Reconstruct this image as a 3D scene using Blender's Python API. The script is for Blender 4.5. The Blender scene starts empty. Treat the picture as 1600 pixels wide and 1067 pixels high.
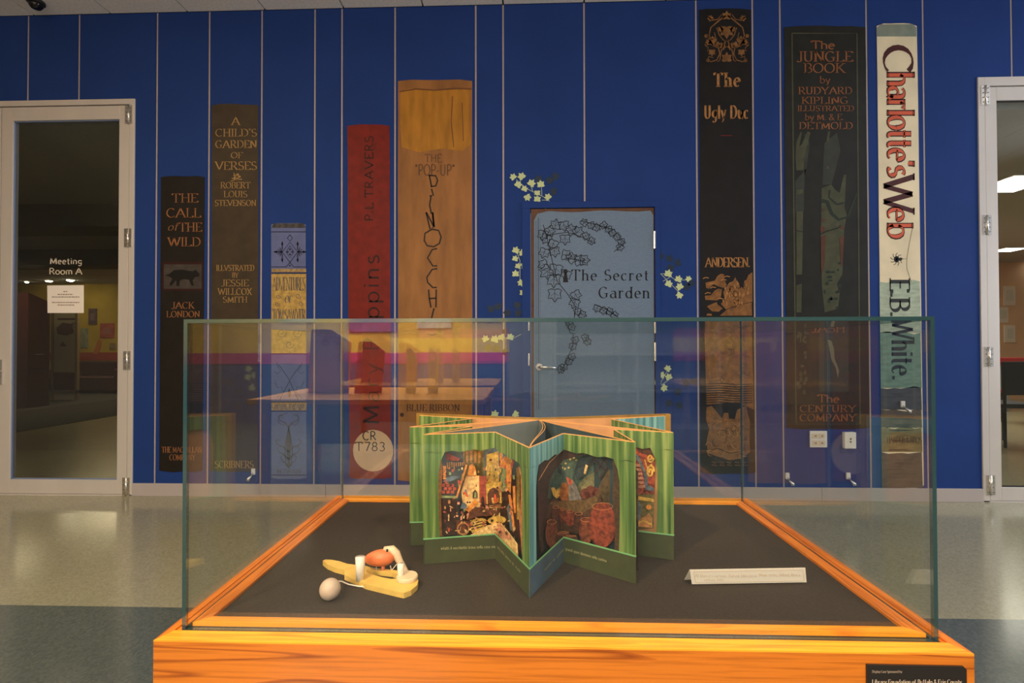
import bpy, bmesh, math, random
from mathutils import Vector, Matrix
from mathutils.geometry import tessellate_polygon
random.seed(7)
R = math.radians
SC = bpy.context.scene
COL = SC.collection
# ---------------------------------------------------------------- camera, world, lights, exposure
F, YAW, PIT, ROL = 760., .030456, .011696, .0020897
D, CH = 3.615, 1.1203            # distance of the painted wall, camera height
ZD = CH - .119857 * D            # top of the display case
cam = bpy.data.cameras.new('camera'); cam.sensor_width = 36; cam.lens = 36 * F / 1600
cam.clip_start = .05
camo = bpy.data.objects.new('camera', cam); COL.objects.link(camo)
def v_world(a, b):
    cr, sr = math.cos(ROL), math.sin(ROL)
    x = cr*a + sr*b; z = -sr*a + cr*b; y = 1.
    cp, sp = math.cos(PIT), math.sin(PIT)
    y, z = cp*y - sp*z, sp*y + cp*z
    cy, sy = math.cos(YAW), math.sin(YAW)
    x, y = cy*x - sy*y, sy*x + cy*y
    return Vector((x, y, z))
fw = v_world(0, 0).normalized()
rt = (v_world(1, 0) - v_world(0, 0)).normalized()
up = rt.cross(fw).normalized()
m = Matrix((rt, up, -fw)).transposed().to_4x4(); m.translation = Vector((0, -D, CH))
camo.matrix_world = m
SC.camera = camo
SC.view_settings.view_transform = 'Standard'; SC.view_settings.look = 'None'
SC.view_settings.exposure = 0.0; SC.view_settings.gamma = 1
SC.view_settings.use_curve_mapping = False
SC.cycles.transparent_max_bounces = 24
SC.cycles.max_bounces = 10
SC.cycles.sample_clamp_indirect = 4
w = bpy.data.worlds.new('world'); SC.world = w; w.use_nodes = True
w.node_tree.nodes['Background'].inputs[0].default_value = (.5, .55, .65, 1)
w.node_tree.nodes['Background'].inputs[1].default_value = .25
def area(name, loc, size, power, col, target=None, sy=None, spread=None):
    l = bpy.data.lights.new(name, 'AREA'); l.energy = power; l.color = col; l.size = size
    if sy: l.shape = 'RECTANGLE'; l.size_y = sy
    if spread: l.spread = R(spread)
    o = bpy.data.objects.new(name, l); COL.objects.link(o); o.location = loc
    if target: o.rotation_euler = (Vector(target) - Vector(loc)).to_track_quat('-Z', 'Y').to_euler()
    return o
def spot(name, loc, target, power, col, ang, blend=.5, rad=.04):
    l = bpy.data.lights.new(name, 'SPOT'); l.energy = power; l.color = col; l.spot_size = R(ang); l.spot_blend = blend
    l.shadow_soft_size = rad
    o = bpy.data.objects.new(name, l); COL.objects.link(o); o.location = loc
    o.rotation_euler = (Vector(target) - Vector(loc)).to_track_quat('-Z', 'Y').to_euler()
    return o
WARM = (1, .66, .36); COOL = (.78, .87, 1)
spot('case_lamp_left', (-1.4, -4.5, 3.6), (-.05, -2.55, .72), 410, (1, .67, .37), 28, .5, .06)
spot('case_lamp_right', (1.1, -4.2, 3.6), (.1, -2.55, .72), 250, (1, .66, .38), 26, .5, .06)
area('hall_lamp_left', (-2.6, -2.4, 3.6), 1.4, 40, (1, .78, .52))
area('hall_lamp_centre', (.2, -2.6, 3.6), 1.2, 18, (1, .84, .66))
area('hall_daylight_right', (7.3, -1.7, 1.9), 2.4, 140, (.84, .91, 1), (1, -.9, .9))
area('right_door_fill', (4.0, -2.2, 3.6), 1.2, 22, (.86, .93, 1))  # unseen cool light added to brighten the right door frame
area('ceiling_fill', (0, -5.6, 2.5), 3.0, 74, (1, .92, .87), (0, -4.4, 3.69))  # unseen light added behind the camera to brighten the ceiling
area('library_fill_left', (-2.0, -7.5, 2.85), 2.2, 430, (1, .9, .72))  # unseen light added to brighten the yellow wall mirrored in the hood
area('library_fill_right', (1.6, -6.6, 2.85), 1.6, 50, (.9, .93, 1))  # second unseen light added to strengthen the hood reflections
area('meeting_room_lamp', (-9.5, 7.4, 2.7), 1.5, 40, (1, .8, .5))
area('meeting_room_lamp_near', (-9.0, 4.2, 2.55), 1.2, 22, (1, .8, .5))
area('meeting_room_bright_lamp', (6.4, 4.2, 2.75), 2.6, 110, (1, .93, .82))

# ---------------------------------------------------------------- pixel helpers (1600 x 1067)
def ray(px, py): return v_world((px-800)/F, (533.5-py)/F)
def wp(px, py, Y=0.):
    r = ray(px, py); t = (Y + D)/r.y
    return Vector((r.x*t, Y, CH + r.z*t))
def hp(px, py, Z):
    r = ray(px, py); t = (Z - CH)/r.z
    return Vector((r.x*t, r.y*t - D, Z))
def vplane(P0, P1):
    P0 = Vector(P0[:2]); P1 = Vector(P1[:2]); d = (P1-P0).normalized(); n = Vector((-d.y, d.x))
    def f(px, py, off=0.):
        r = ray(px, py); c = Vector((0, -D)) - P0
        t = (off - c.dot(n))/(Vector((r.x, r.y)).dot(n))
        return Vector((r.x*t, -D + r.y*t, CH + r.z*t))
    return f

# ---------------------------------------------------------------- materials
def lin(c):
    c /= 255.
    return c/12.92 if c <= .04045 else ((c+.055)/1.055)**2.4
def sc(r, g, b, k=1.): return tuple(min(.92, lin(x)*k) for x in (r, g, b)) + (1,)
MATS = {}
def mat(name, col, rough=.6, metal=0, noise=0., scale=30., stretch=(1, 1, 1), bump=0., spec=.5, coat=0., emit=None, est=1., col2=None, detail=4., bscale=None):
    if name in MATS: return MATS[name]
    M = bpy.data.materials.new(name); M.use_nodes = True; nt = M.node_tree; N = nt.nodes; L = nt.links
    P = N['Principled BSDF']
    P.inputs['Roughness'].default_value = rough; P.inputs['Metallic'].default_value = metal
    P.inputs['Specular IOR Level'].default_value = spec; P.inputs['Coat Weight'].default_value = coat
    P.inputs['Base Color'].default_value = col
    if noise or col2 or bump:
        tc = N.new('ShaderNodeTexCoord'); mp = N.new('ShaderNodeMapping'); mp.inputs['Scale'].default_value = stretch
        L.new(tc.outputs['Object'], mp.inputs[0])
        nz = N.new('ShaderNodeTexNoise'); nz.inputs['Scale'].default_value = scale; nz.inputs['Detail'].default_value = detail
        L.new(mp.outputs[0], nz.inputs[0])
        if noise or col2:
            cr = N.new('ShaderNodeValToRGB'); e = cr.color_ramp.elements
            e[0].position = .32; e[1].position = .68
            a = tuple(x*(1-noise) for x in col[:3]) + (1,)
            b = col2 if col2 else tuple(min(1, x*(1+noise)) for x in col[:3]) + (1,)
            e[0].color = a; e[1].color = b
            L.new(nz.outputs[0], cr.inputs[0]); L.new(cr.outputs[0], P.inputs['Base Color'])
        if bump:
            bp = N.new('ShaderNodeBump'); bp.inputs['Strength'].default_value = bump; bp.inputs['Distance'].default_value = .002
            if bscale:
                nz2 = N.new('ShaderNodeTexNoise'); nz2.inputs['Scale'].default_value = bscale; L.new(mp.outputs[0], nz2.inputs[0]); L.new(nz2.outputs[0], bp.inputs['Height'])
            else: L.new(nz.outputs[0], bp.inputs['Height'])
            L.new(bp.outputs[0], P.inputs['Normal'])
    if emit:
        P.inputs['Emission Color'].default_value = emit; P.inputs['Emission Strength'].default_value = est
    MATS[name] = M; return M
KW = 1.3
def wm(name, r, g, b, noise=.12, k=KW, **kw):     # printed wall graphics
    kw.setdefault('scale', 9); kw.setdefault('rough', .55); kw.setdefault('spec', .25)
    return mat(name, sc(r, g, b, k), noise=noise, **kw)
def glass(name, tint, refl=1.0, ior=1.5, rough=0.):
    M = bpy.data.materials.new(name); M.use_nodes = True; nt = M.node_tree; N = nt.nodes; L = nt.links
    N.remove(N['Principled BSDF']); out = N['Material Output']
    t = N.new('ShaderNodeBsdfTransparent'); t.inputs[0].default_value = tint
    g = N.new('ShaderNodeBsdfGlossy'); g.inputs['Roughness'].default_value = rough; g.inputs[0].default_value = (refl, refl, refl, 1)
    fr = N.new('ShaderNodeFresnel')
    ge = N.new('ShaderNodeNewGeometry'); mr = N.new('ShaderNodeMapRange')      # thin sheet: same reflectance from both faces
    mr.inputs['To Min'].default_value = ior; mr.inputs['To Max'].default_value = 1/ior
    L.new(ge.outputs['Backfacing'], mr.inputs['Value']); L.new(mr.outputs[0], fr.inputs[0])
    mx = N.new('ShaderNodeMixShader')
    L.new(fr.outputs[0], mx.inputs[0]); L.new(t.outputs[0], mx.inputs[1]); L.new(g.outputs[0], mx.inputs[2]); L.new(mx.outputs[0], out.inputs[0])
    return M
def wood(name, c1, c2, c3, axis=0, k=1., rough=.35):
    if name in MATS: return MATS[name]
    M = bpy.data.materials.new(name); M.use_nodes = True; nt = M.node_tree; N = nt.nodes; L = nt.links
    P = N['Principled BSDF']; P.inputs['Roughness'].default_value = rough; P.inputs['Coat Weight'].default_value = .15
    tc = N.new('ShaderNodeTexCoord'); mp = N.new('ShaderNodeMapping')
    s = [14, 14, 14]; s[axis] = .9; mp.inputs['Scale'].default_value = s
    L.new(tc.outputs['Object'], mp.inputs[0])
    nz = N.new('ShaderNodeTexNoise'); nz.inputs['Scale'].default_value = 1.3; nz.inputs['Detail'].default_value = 2; L.new(mp.outputs[0], nz.inputs[0])
    mul = N.new('ShaderNodeMath'); mul.operation = 'MULTIPLY'; mul.inputs[1].default_value = 7; L.new(nz.outputs[0], mul.inputs[0])
    fr = N.new('ShaderNodeMath'); fr.operation = 'FRACT'; L.new(mul.outputs[0], fr.inputs[0])
    cr = N.new('ShaderNodeValToRGB'); e = cr.color_ramp.elements
    e[0].position = 0; e[0].color = c2; e[1].position = 1; e[1].color = c1
    x = e.new(.1); x.color = c3; x = e.new(.28); x.color = c1
    L.new(fr.outputs[0], cr.inputs[0])
    mp2 = N.new('ShaderNodeMapping'); s2 = [260, 260, 260]; s2[axis] = 7; mp2.inputs['Scale'].default_value = s2
    L.new(tc.outputs['Object'], mp2.inputs[0])
    n2 = N.new('ShaderNodeTexNoise'); n2.inputs['Scale'].default_value = 1; n2.inputs['Detail'].default_value = 2; L.new(mp2.outputs[0], n2.inputs[0])
    mx = N.new('ShaderNodeMixRGB'); mx.blend_type = 'MULTIPLY'; mx.inputs[0].default_value = .5
    L.new(cr.outputs[0], mx.inputs[1])
    c5 = N.new('ShaderNodeValToRGB'); c5.color_ramp.elements[0].position = .35; c5.color_ramp.elements[0].color = (.5, .42, .35, 1); c5.color_ramp.elements[1].position = .55
    L.new(n2.outputs[0], c5.inputs[0]); L.new(c5.outputs[0], mx.inputs[2]); L.new(mx.outputs[0], P.inputs['Base Color'])
    MATS[name] = M; return M
def stripes(name, ca, cb, cc, scale=95.):       # printed curtain pleats, across UV x (metres)
    M = bpy.data.materials.new(name); M.use_nodes = True; nt = M.node_tree; N = nt.nodes; L = nt.links
    P = N['Principled BSDF']; P.inputs['Roughness'].default_value = .6
    uv = N.new('ShaderNodeUVMap'); mp = N.new('ShaderNodeMapping'); mp.inputs['Scale'].default_value = (scale, 3, 1); L.new(uv.outputs[0], mp.inputs[0])
    nz = N.new('ShaderNodeTexNoise'); nz.inputs['Scale'].default_value = 1; nz.inputs['Detail'].default_value = 3; L.new(mp.outputs[0], nz.inputs[0])
    cr = N.new('ShaderNodeValToRGB'); e = cr.color_ramp.elements
    e[0].position = .3; e[0].color = cb; e[1].position = .68; e[1].color = cc
    x = e.new(.48); x.color = ca
    L.new(nz.outputs[0], cr.inputs[0]); L.new(cr.outputs[0], P.inputs['Base Color']); return M
def floor_mat(name, c1, c2, rough):
    M = bpy.data.materials.new(name); M.use_nodes = True; nt = M.node_tree; N = nt.nodes; L = nt.links
    P = N['Principled BSDF']; P.inputs['Roughness'].default_value = rough; P.inputs['Specular IOR Level'].default_value = .6
    tc = N.new('ShaderNodeTexCoord')
    v = N.new('ShaderNodeTexVoronoi'); v.inputs['Scale'].default_value = 130; L.new(tc.outputs['Object'], v.inputs[0])
    cr = N.new('ShaderNodeValToRGB'); e = cr.color_ramp.elements; e[0].color = c1; e[1].color = c2; e[0].position = .2; e[1].position = .8
    n2 = N.new('ShaderNodeTexNoise'); n2.inputs['Scale'].default_value = 1.2; L.new(tc.outputs['Object'], n2.inputs[0])
    L.new(v.outputs['Color'], cr.inputs[0])
    mx = N.new('ShaderNodeMixRGB'); mx.blend_type = 'MULTIPLY'; mx.inputs[0].default_value = .25; L.new(cr.outputs[0], mx.inputs[1]); L.new(n2.outputs[0], mx.inputs[2])
    L.new(mx.outputs[0], P.inputs['Base Color'])
    nb = N.new('ShaderNodeTexNoise'); nb.inputs['Scale'].default_value = 5; L.new(tc.outputs['Object'], nb.inputs[0])
    bp = N.new('ShaderNodeBump'); bp.inputs['Strength'].default_value = .04; bp.inputs['Distance'].default_value = .01; L.new(nb.outputs[0], bp.inputs['Height']); L.new(bp.outputs[0], P.inputs['Normal'])
    MATS[name] = M; return M

# ---------------------------------------------------------------- object helpers
def wloc(o):
    v = Vector((0, 0, 0))
    while o: v += o.location; o = o.parent
    return v
def obj(name, verts, faces, m, parent=None, base=None, smooth=False, uvs=None, mats=None, fm=None):
    verts = [Vector(v) for v in verts]
    if parent is not None: o0 = wloc(parent)
    elif base is not None: o0 = Vector(base)
    else:
        xs = [v.x for v in verts]; ys = [v.y for v in verts]; zs = [v.z for v in verts]
        o0 = Vector(((min(xs)+max(xs))/2, (min(ys)+max(ys))/2, min(zs)))
    me = bpy.data.meshes.new(name)
    me.from_pydata([v-o0 for v in verts], [], faces)
    for x in (mats or [m]): me.materials.append(x)
    if fm:
        for p, i in zip(me.polygons, fm): p.material_index = i
    if uvs:
        ul = me.uv_layers.new(name='UVMap')
        for lp in me.loops: ul.data[lp.index].uv = uvs[lp.vertex_index]
    if smooth:
        for p in me.polygons: p.use_smooth = True
    me.update()
    o = bpy.data.objects.new(name, me); COL.objects.link(o)
    if parent is not None: o.parent = parent
    else: o.location = o0
    return o
def fixn(o):
    bm = bmesh.new(); bm.from_mesh(o.data); bmesh.ops.recalc_face_normals(bm, faces=bm.faces); bm.to_mesh(o.data); bm.free(); return o
def tag(o, label=None, cat=None, group=None, kind=None):
    if label: o['label'] = label
    if cat: o['category'] = cat
    if group: o['group'] = group
    if kind: o['kind'] = kind
    return o
def thing(name, loc, label=None, cat=None, group=None, kind=None, parent=None):
    o = bpy.data.objects.new(name, None); COL.objects.link(o)
    if parent is not None: o.parent = parent; o.location = Vector(loc) - wloc(parent)
    else: o.location = loc
    o.empty_display_size = .1
    return tag(o, label, cat, group, kind)
BF = [(0, 1, 3, 2), (4, 6, 7, 5), (0, 4, 5, 1), (2, 3, 7, 6), (0, 2, 6, 4), (1, 5, 7, 3)]
def bxv(x0, x1, y0, y1, z0, z1): return [(x, y, z) for x in (x0, x1) for y in (y0, y1) for z in (z0, z1)]
def box(name, x0, x1, y0, y1, z0, z1, m, parent=None, bev=0.):
    o = obj(name, bxv(x0, x1, y0, y1, z0, z1), BF, m, parent)
    fixn(o)
    if bev:
        bm = bmesh.new(); bm.from_mesh(o.data)
        bmesh.ops.bevel(bm, geom=bm.edges[:], offset=bev, segments=2, affect='EDGES', profile=.5)
        bm.to_mesh(o.data); bm.free()
    return o
class MB:
    def __init__(s): s.v = []; s.f = []
    def add(s, vs, fs):
        n = len(s.v); s.v += [Vector(v) for v in vs]; s.f += [tuple(i+n for i in f) for f in fs]; return s
    def box(s, *a): return s.add(bxv(*a), BF)
    def tube(s, pts, r, n=8, cap=True):
        pts = [Vector(p) for p in pts]; rs = r if isinstance(r, (list, tuple)) else [r]*len(pts)
        vs = []; fs = []; pu = None
        for i, p in enumerate(pts):
            d = (pts[min(i+1, len(pts)-1)] - pts[max(i-1, 0)]).normalized()
            u = d.cross(Vector((0, 0, 1)) if abs(d.z) < .95 else Vector((1, 0, 0))) if pu is None else pu - d*pu.dot(d)
            u.normalize(); pu = u; v = d.cross(u)
            for k in range(n):
                a = 2*math.pi*k/n; vs.append(p + (u*math.cos(a)+v*math.sin(a))*rs[i])
        for i in range(len(pts)-1):
            for k in range(n): fs.append((i*n+k, i*n+(k+1) % n, (i+1)*n+(k+1) % n, (i+1)*n+k))
        if cap: fs.append(tuple(reversed(range(n)))); fs.append(tuple((len(pts)-1)*n+k for k in range(n)))
        return s.add(vs, fs)
    def prism(s, pts, ext):          # planar 3D outline extruded by vector ext
        pts = [Vector(p) for p in pts]; n = len(pts); e = Vector(ext)
        tri = tessellate_polygon([pts])
        fs = [tuple(t) for t in tri] + [tuple(i+n for i in t) for t in tri]
        fs += [(i, (i+1) % n, n+(i+1) % n, n+i) for i in range(n)]
        return s.add(pts + [p+e for p in pts], fs)
    def lathe(s, c, prof, n=24):
        c = Vector(c); vs = []; fs = []
        for r, z in prof:
            for k in range(n):
                a = 2*math.pi*k/n; vs.append(c + Vector((r*math.cos(a), r*math.sin(a), z)))
        for i in range(len(prof)-1):
            for k in range(n): fs.append((i*n+k, i*n+(k+1) % n, (i+1)*n+(k+1) % n, (i+1)*n+k))
        fs.append(tuple(range(n))); fs.append(tuple((len(prof)-1)*n+k for k in range(n)))
        return s.add(vs, fs)
    def build(s, name, m, parent=None, smooth=False, base=None):
        return fixn(obj(name, s.v, s.f, m, parent, base=base, smooth=smooth))
def ell(name, c, r, m, parent, n=24, k=14, rot=None, egg=0.):
    vs = []; fs = []
    for i in range(k+1):
        t = math.pi*i/k
        for j in range(n):
            a = 2*math.pi*j/n
            v = Vector((r[0]*math.cos(t), r[1]*math.sin(t)*math.cos(a)*(1+egg*math.cos(t)), r[2]*math.sin(t)*math.sin(a)*(1+egg*math.cos(t))))
            if rot: v = rot @ v
            vs.append(Vector(c)+v)
    for i in range(k):
        for j in range(n): fs.append((i*n+j, i*n+(j+1) % n, (i+1)*n+(j+1) % n, (i+1)*n+j))
    o = obj(name, vs, fs, m, parent, smooth=True)
    bm = bmesh.new(); bm.from_mesh(o.data); bmesh.ops.remove_doubles(bm, verts=bm.verts, dist=1e-6); bmesh.ops.recalc_face_normals(bm, faces=bm.faces); bm.to_mesh(o.data); bm.free()
    for p in o.data.polygons: p.use_smooth = True
    return o

# ---------------------------------------------------------------- 2D ink: pixel polygons mapped onto a surface
class Ink:
    def __init__(s): s.p = []; s.marks = []
    def poly(s, pts): s.p.append([tuple(p) for p in pts]); return s
    def rect(s, x0, y0, x1, y1): return s.poly([(x0, y0), (x1, y0), (x1, y1), (x0, y1)])
    def disc(s, x, y, rx, ry=None, n=14):
        ry = ry or rx; return s.poly([(x+rx*math.cos(2*math.pi*i/n), y+ry*math.sin(2*math.pi*i/n)) for i in range(n)])
    def line(s, pts, w, w2=None, nib=None):
        n = len(pts)
        if n < 2: return s
        L = []; Rr = []
        for i, (x, y) in enumerate(pts):
            a = pts[max(i-1, 0)]; b = pts[min(i+1, n-1)]
            dx, dy = b[0]-a[0], b[1]-a[1]; l = math.hypot(dx, dy) or 1; dx /= l; dy /= l
            ww = w if w2 is None else w + (w2-w)*i/(n-1)
            L.append((x-dy*ww/2, y+dx*ww/2)); Rr.append((x+dy*ww/2, y-dx*ww/2))
        for i in range(n-1): s.p.append([L[i], L[i+1], Rr[i+1], Rr[i]])
        return s
    def build(s, name, fmap, m, parent, label=None):
        if len(s.marks) > 1:
            mk = [0]+s.marks[1:]+[len(s.p)]; r_ = None
            for a, b in zip(mk, mk[1:]):
                i_ = Ink(); i_.p = s.p[a:b]
                if i_.p: r_ = i_.build(name, fmap, m, parent, label)
            return r_
        vs = []; fs = []
        for poly in s.p:
            v3 = [fmap(*q) for q in poly]; n = len(vs); vs += v3
            if len(v3) <= 4: fs.append(tuple(range(n, n+len(v3))))
            else: fs += [tuple(n+i for i in t) for t in tessellate_polygon([v3])]
        o = obj(name, vs, fs, m, parent)
        bm = bmesh.new(); bm.from_mesh(o.data)
        cc = Vector((0, -D, CH)) - (wloc(o))
        for f in bm.faces:
            f.normal_update()
            if f.normal.dot(cc - f.calc_center_median()) < 0: f.normal_flip()
        bm.to_mesh(o.data); bm.free()
        if label: o['label'] = label
        if len(s.p) > 1 and 'lettering' not in name: o['kind'] = 'stuff'
        return o
def A_(cx, cy, rx, ry, a0, a1, n=8):
    return [(cx+rx*math.cos(R(a0+(a1-a0)*i/n)), cy+ry*math.sin(R(a0+(a1-a0)*i/n))) for i in range(n+1)]
X = .64
G = {
'A': (.8, [[(0, 0), (.4, 1), (.8, 0)], [(.14, .35), (.66, .35)]]),
'B': (.62, [[(.1, 0), (.1, 1)], [(.1, 1), (.3, 1)]+A_(.3, .76, .26, .24, 90, -90)+[(.1, .52)], [(.1, .52), (.32, .52)]+A_(.32, .26, .3, .26, 90, -90)+[(.1, 0)]]),
'C': (.72, [A_(.4, .5, .38, .5, 45, 315, 14)]),
'D': (.75, [[(.1, 0), (.1, 1)], [(.1, 1), (.3, 1)]+A_(.3, .5, .42, .5, 90, -90, 12)+[(.1, 0)]]),
'E': (.6, [[(.1, 0), (.1, 1)], [(.1, 1), (.58, 1), (.58, .86)], [(.1, .52), (.46, .52)], [(.1, 0), (.6, 0), (.6, .16)]]),
'F': (.56, [[(.1, 0), (.1, 1)], [(.1, 1), (.56, 1), (.56, .86)], [(.1, .52), (.44, .52)]]),
'G': (.78, [A_(.4, .5, .38, .5, 45, 300, 14)+[(.66, .1), (.66, .42)], [(.46, .42), (.8, .42)]]),
'H': (.76, [[(.1, 0), (.1, 1)], [(.66, 0), (.66, 1)], [(.1, .52), (.66, .52)]]),
'I': (.24, [[(.12, 0), (.12, 1)]]),
'J': (.45, [[(.35, 1), (.35, .15)]+A_(.18, .15, .17, .2, 0, -150, 6)]),
'K': (.7, [[(.1, 0), (.1, 1)], [(.62, 1), (.12, .42)], [(.26, .58), (.68, 0)]]),
'L': (.58, [[(.1, 1), (.1, 0)], [(.1, 0), (.58, 0), (.58, .18)]]),
'M': (.95, [[(.1, 0), (.14, 1), (.48, .1), (.82, 1), (.86, 0)]]),
'N': (.78, [[(.1, 0), (.1, 1), (.68, 0), (.68, 1)]]),
'O': (.8, [A_(.4, .5, .38, .5, 0, 360, 18)]),
'P': (.62, [[(.1, 0), (.1, 1)], [(.1, 1), (.3, 1)]+A_(.3, .73, .28, .27, 90, -90)+[(.1, .46)]]),
'R': (.7, [[(.1, 0), (.1, 1)], [(.1, 1), (.3, 1)]+A_(.3, .74, .27, .26, 90, -90)+[(.1, .48)], [(.32, .48), (.68, 0)]]),
'S': (.56, [A_(.29, .75, .24, .25, 40, 260, 8)+A_(.28, .25, .26, .26, 85, -150, 9)]),
'T': (.7, [[(.35, 0), (.35, 1)], [(0, .84), (.02, 1), (.68, 1), (.7, .84)]]),
'U': (.74, [[(.1, 1), (.1, .3)]+A_(.36, .3, .26, .3, 180, 360, 8)+[(.62, 1)]]),
'V': (.78, [[(0, 1), (.39, 0), (.78, 1)]]),
'W': (1.1, [[(0, 1), (.3, 0), (.55, .95), (.8, 0), (1.1, 1)]]),
'X': (.72, [[(.04, 1), (.68, 0)], [(.66, 1), (.06, 0)]]),
'Y': (.74, [[(0, 1), (.37, .48), (.74, 1)], [(.37, .48), (.37, 0)]]),
'a': (.52, [A_(.24, .46, .2, .18, 150, 0, 6)+[(.44, .1), (.52, 0)], A_(.23, .2, .21, .2, 60, 360, 12)]),
'b': (.56, [[(.08, 0), (.08, 1)], A_(.3, .32, .24, .32, 160, -160, 12)]),
'c': (.48, [A_(.26, .32, .24, .32, 45, 315, 12)]),
'd': (.56, [[(.48, 1), (.48, 0)], A_(.26, .32, .24, .32, 20, 340, 12)]),
'e': (.5, [[(.04, .36), (.48, .36)]+A_(.26, .32, .22, .32, 10, 310, 14)]),
'f': (.38, [[(.16, 0), (.16, .8)]+A_(.28, .8, .12, .2, 180, 60, 5), [(0, X), (.34, X)]]),
'g': (.54, [A_(.25, .36, .2, .26, 0, 360, 12), [(.45, X), (.45, -.1)]+A_(.25, -.1, .2, .2, 0, -150, 7)]),
'h': (.56, [[(.08, 0), (.08, 1)], A_(.27, .42, .2, .22, 165, 0, 6)+[(.47, 0)]]),
'i': (.2, [[(.1, 0), (.1, X)], [(.1, .84), (.1, .94)]]),
'k': (.52, [[(.08, 0), (.08, 1)], [(.46, X), (.1, .28)], [(.22, .38), (.5, 0)]]),
'l': (.2, [[(.1, 0), (.1, 1)]]),
'm': (.86, [[(.08, 0), (.08, X)], A_(.25, .44, .18, .2, 165, 0, 6)+[(.43, 0)], A_(.6, .44, .18, .2, 165, 0, 6)+[(.78, 0)]]),
'n': (.56, [[(.08, 0), (.08, X)], A_(.27, .42, .2, .22, 165, 0, 6)+[(.47, 0)]]),
'o': (.54, [A_(.27, .32, .25, .32, 0, 360, 14)]),
'p': (.56, [[(.08, -.3), (.08, X)], A_(.3, .32, .24, .32, 160, -160, 12)]),
'r': (.4, [[(.08, 0), (.08, X)], A_(.26, .42, .18, .22, 165, 45, 5)]),
's': (.42, [A_(.22, .48, .17, .16, 40, 260, 7)+A_(.21, .16, .19, .16, 85, -150, 8)]),
't': (.36, [[(.16, .9), (.16, .16)]+A_(.28, .14, .12, .14, 180, 300, 5), [(0, X), (.34, X)]]),
'u': (.56, [[(.08, X), (.08, .22)]+A_(.27, .22, .19, .22, 180, 360, 7)+[(.46, X), (.46, 0)]]),
'v': (.52, [[(0, X), (.26, 0), (.52, X)]]),
'w': (.78, [[(0, X), (.2, 0), (.39, X), (.58, 0), (.78, X)]]),
'y': (.52, [[(.02, X), (.27, .02)], [(.5, X), (.2, -.22), (.06, -.28)]]),
'1': (.3, [[(.02, .82), (.16, 1), (.16, 0)]]), '2': (.55, [A_(.27, .72, .24, .28, 160, -30, 8)+[(.03, 0), (.53, 0)]]),
'3': (.5, [A_(.24, .76, .21, .24, 150, -80, 8)+A_(.24, .26, .24, .27, 85, -150, 9)]),
'4': (.55, [[(.4, 0), (.4, 1), (0, .3), (.55, .3)]]), '7': (.5, [[(0, 1), (.5, 1), (.18, 0)]]),
'8': (.5, [A_(.25, .76, .2, .24, -90, 270, 12), A_(.25, .27, .24, .27, 90, 450, 12)]),
'9': (.5, [A_(.25, .7, .23, .3, 0, 360, 12), [(.48, .7), (.4, .2), (.2, 0)]]),
'(': (.24, [A_(.3, .4, .22, .62, 125, 235, 6)]), ')': (.24, [A_(-.06, .4, .22, .62, 55, -55, 6)]),
'.': (.14, [[(.07, 0), (.07, .12)]]), ',': (.14, [[(.09, .1), (.03, -.14)]]), "'": (.14, [[(.08, 1), (.06, .8)]]),
'"': (.26, [[(.08, 1), (.06, .8)], [(.2, 1), (.18, .8)]]), '-': (.36, [[(.04, .4), (.32, .4)]]), ':': (.14, [[(.07, .1), (.07, .2)], [(.07, .5), (.07, .6)]]),
'&': (.7, [[(.66, 0), (.16, .78)]+A_(.3, .8, .15, .18, 190, -10, 6)+[(.1, .3)]+A_(.25, .24, .2, .24, 160, 330, 6)+[(.66, .44)]]),
}
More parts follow.
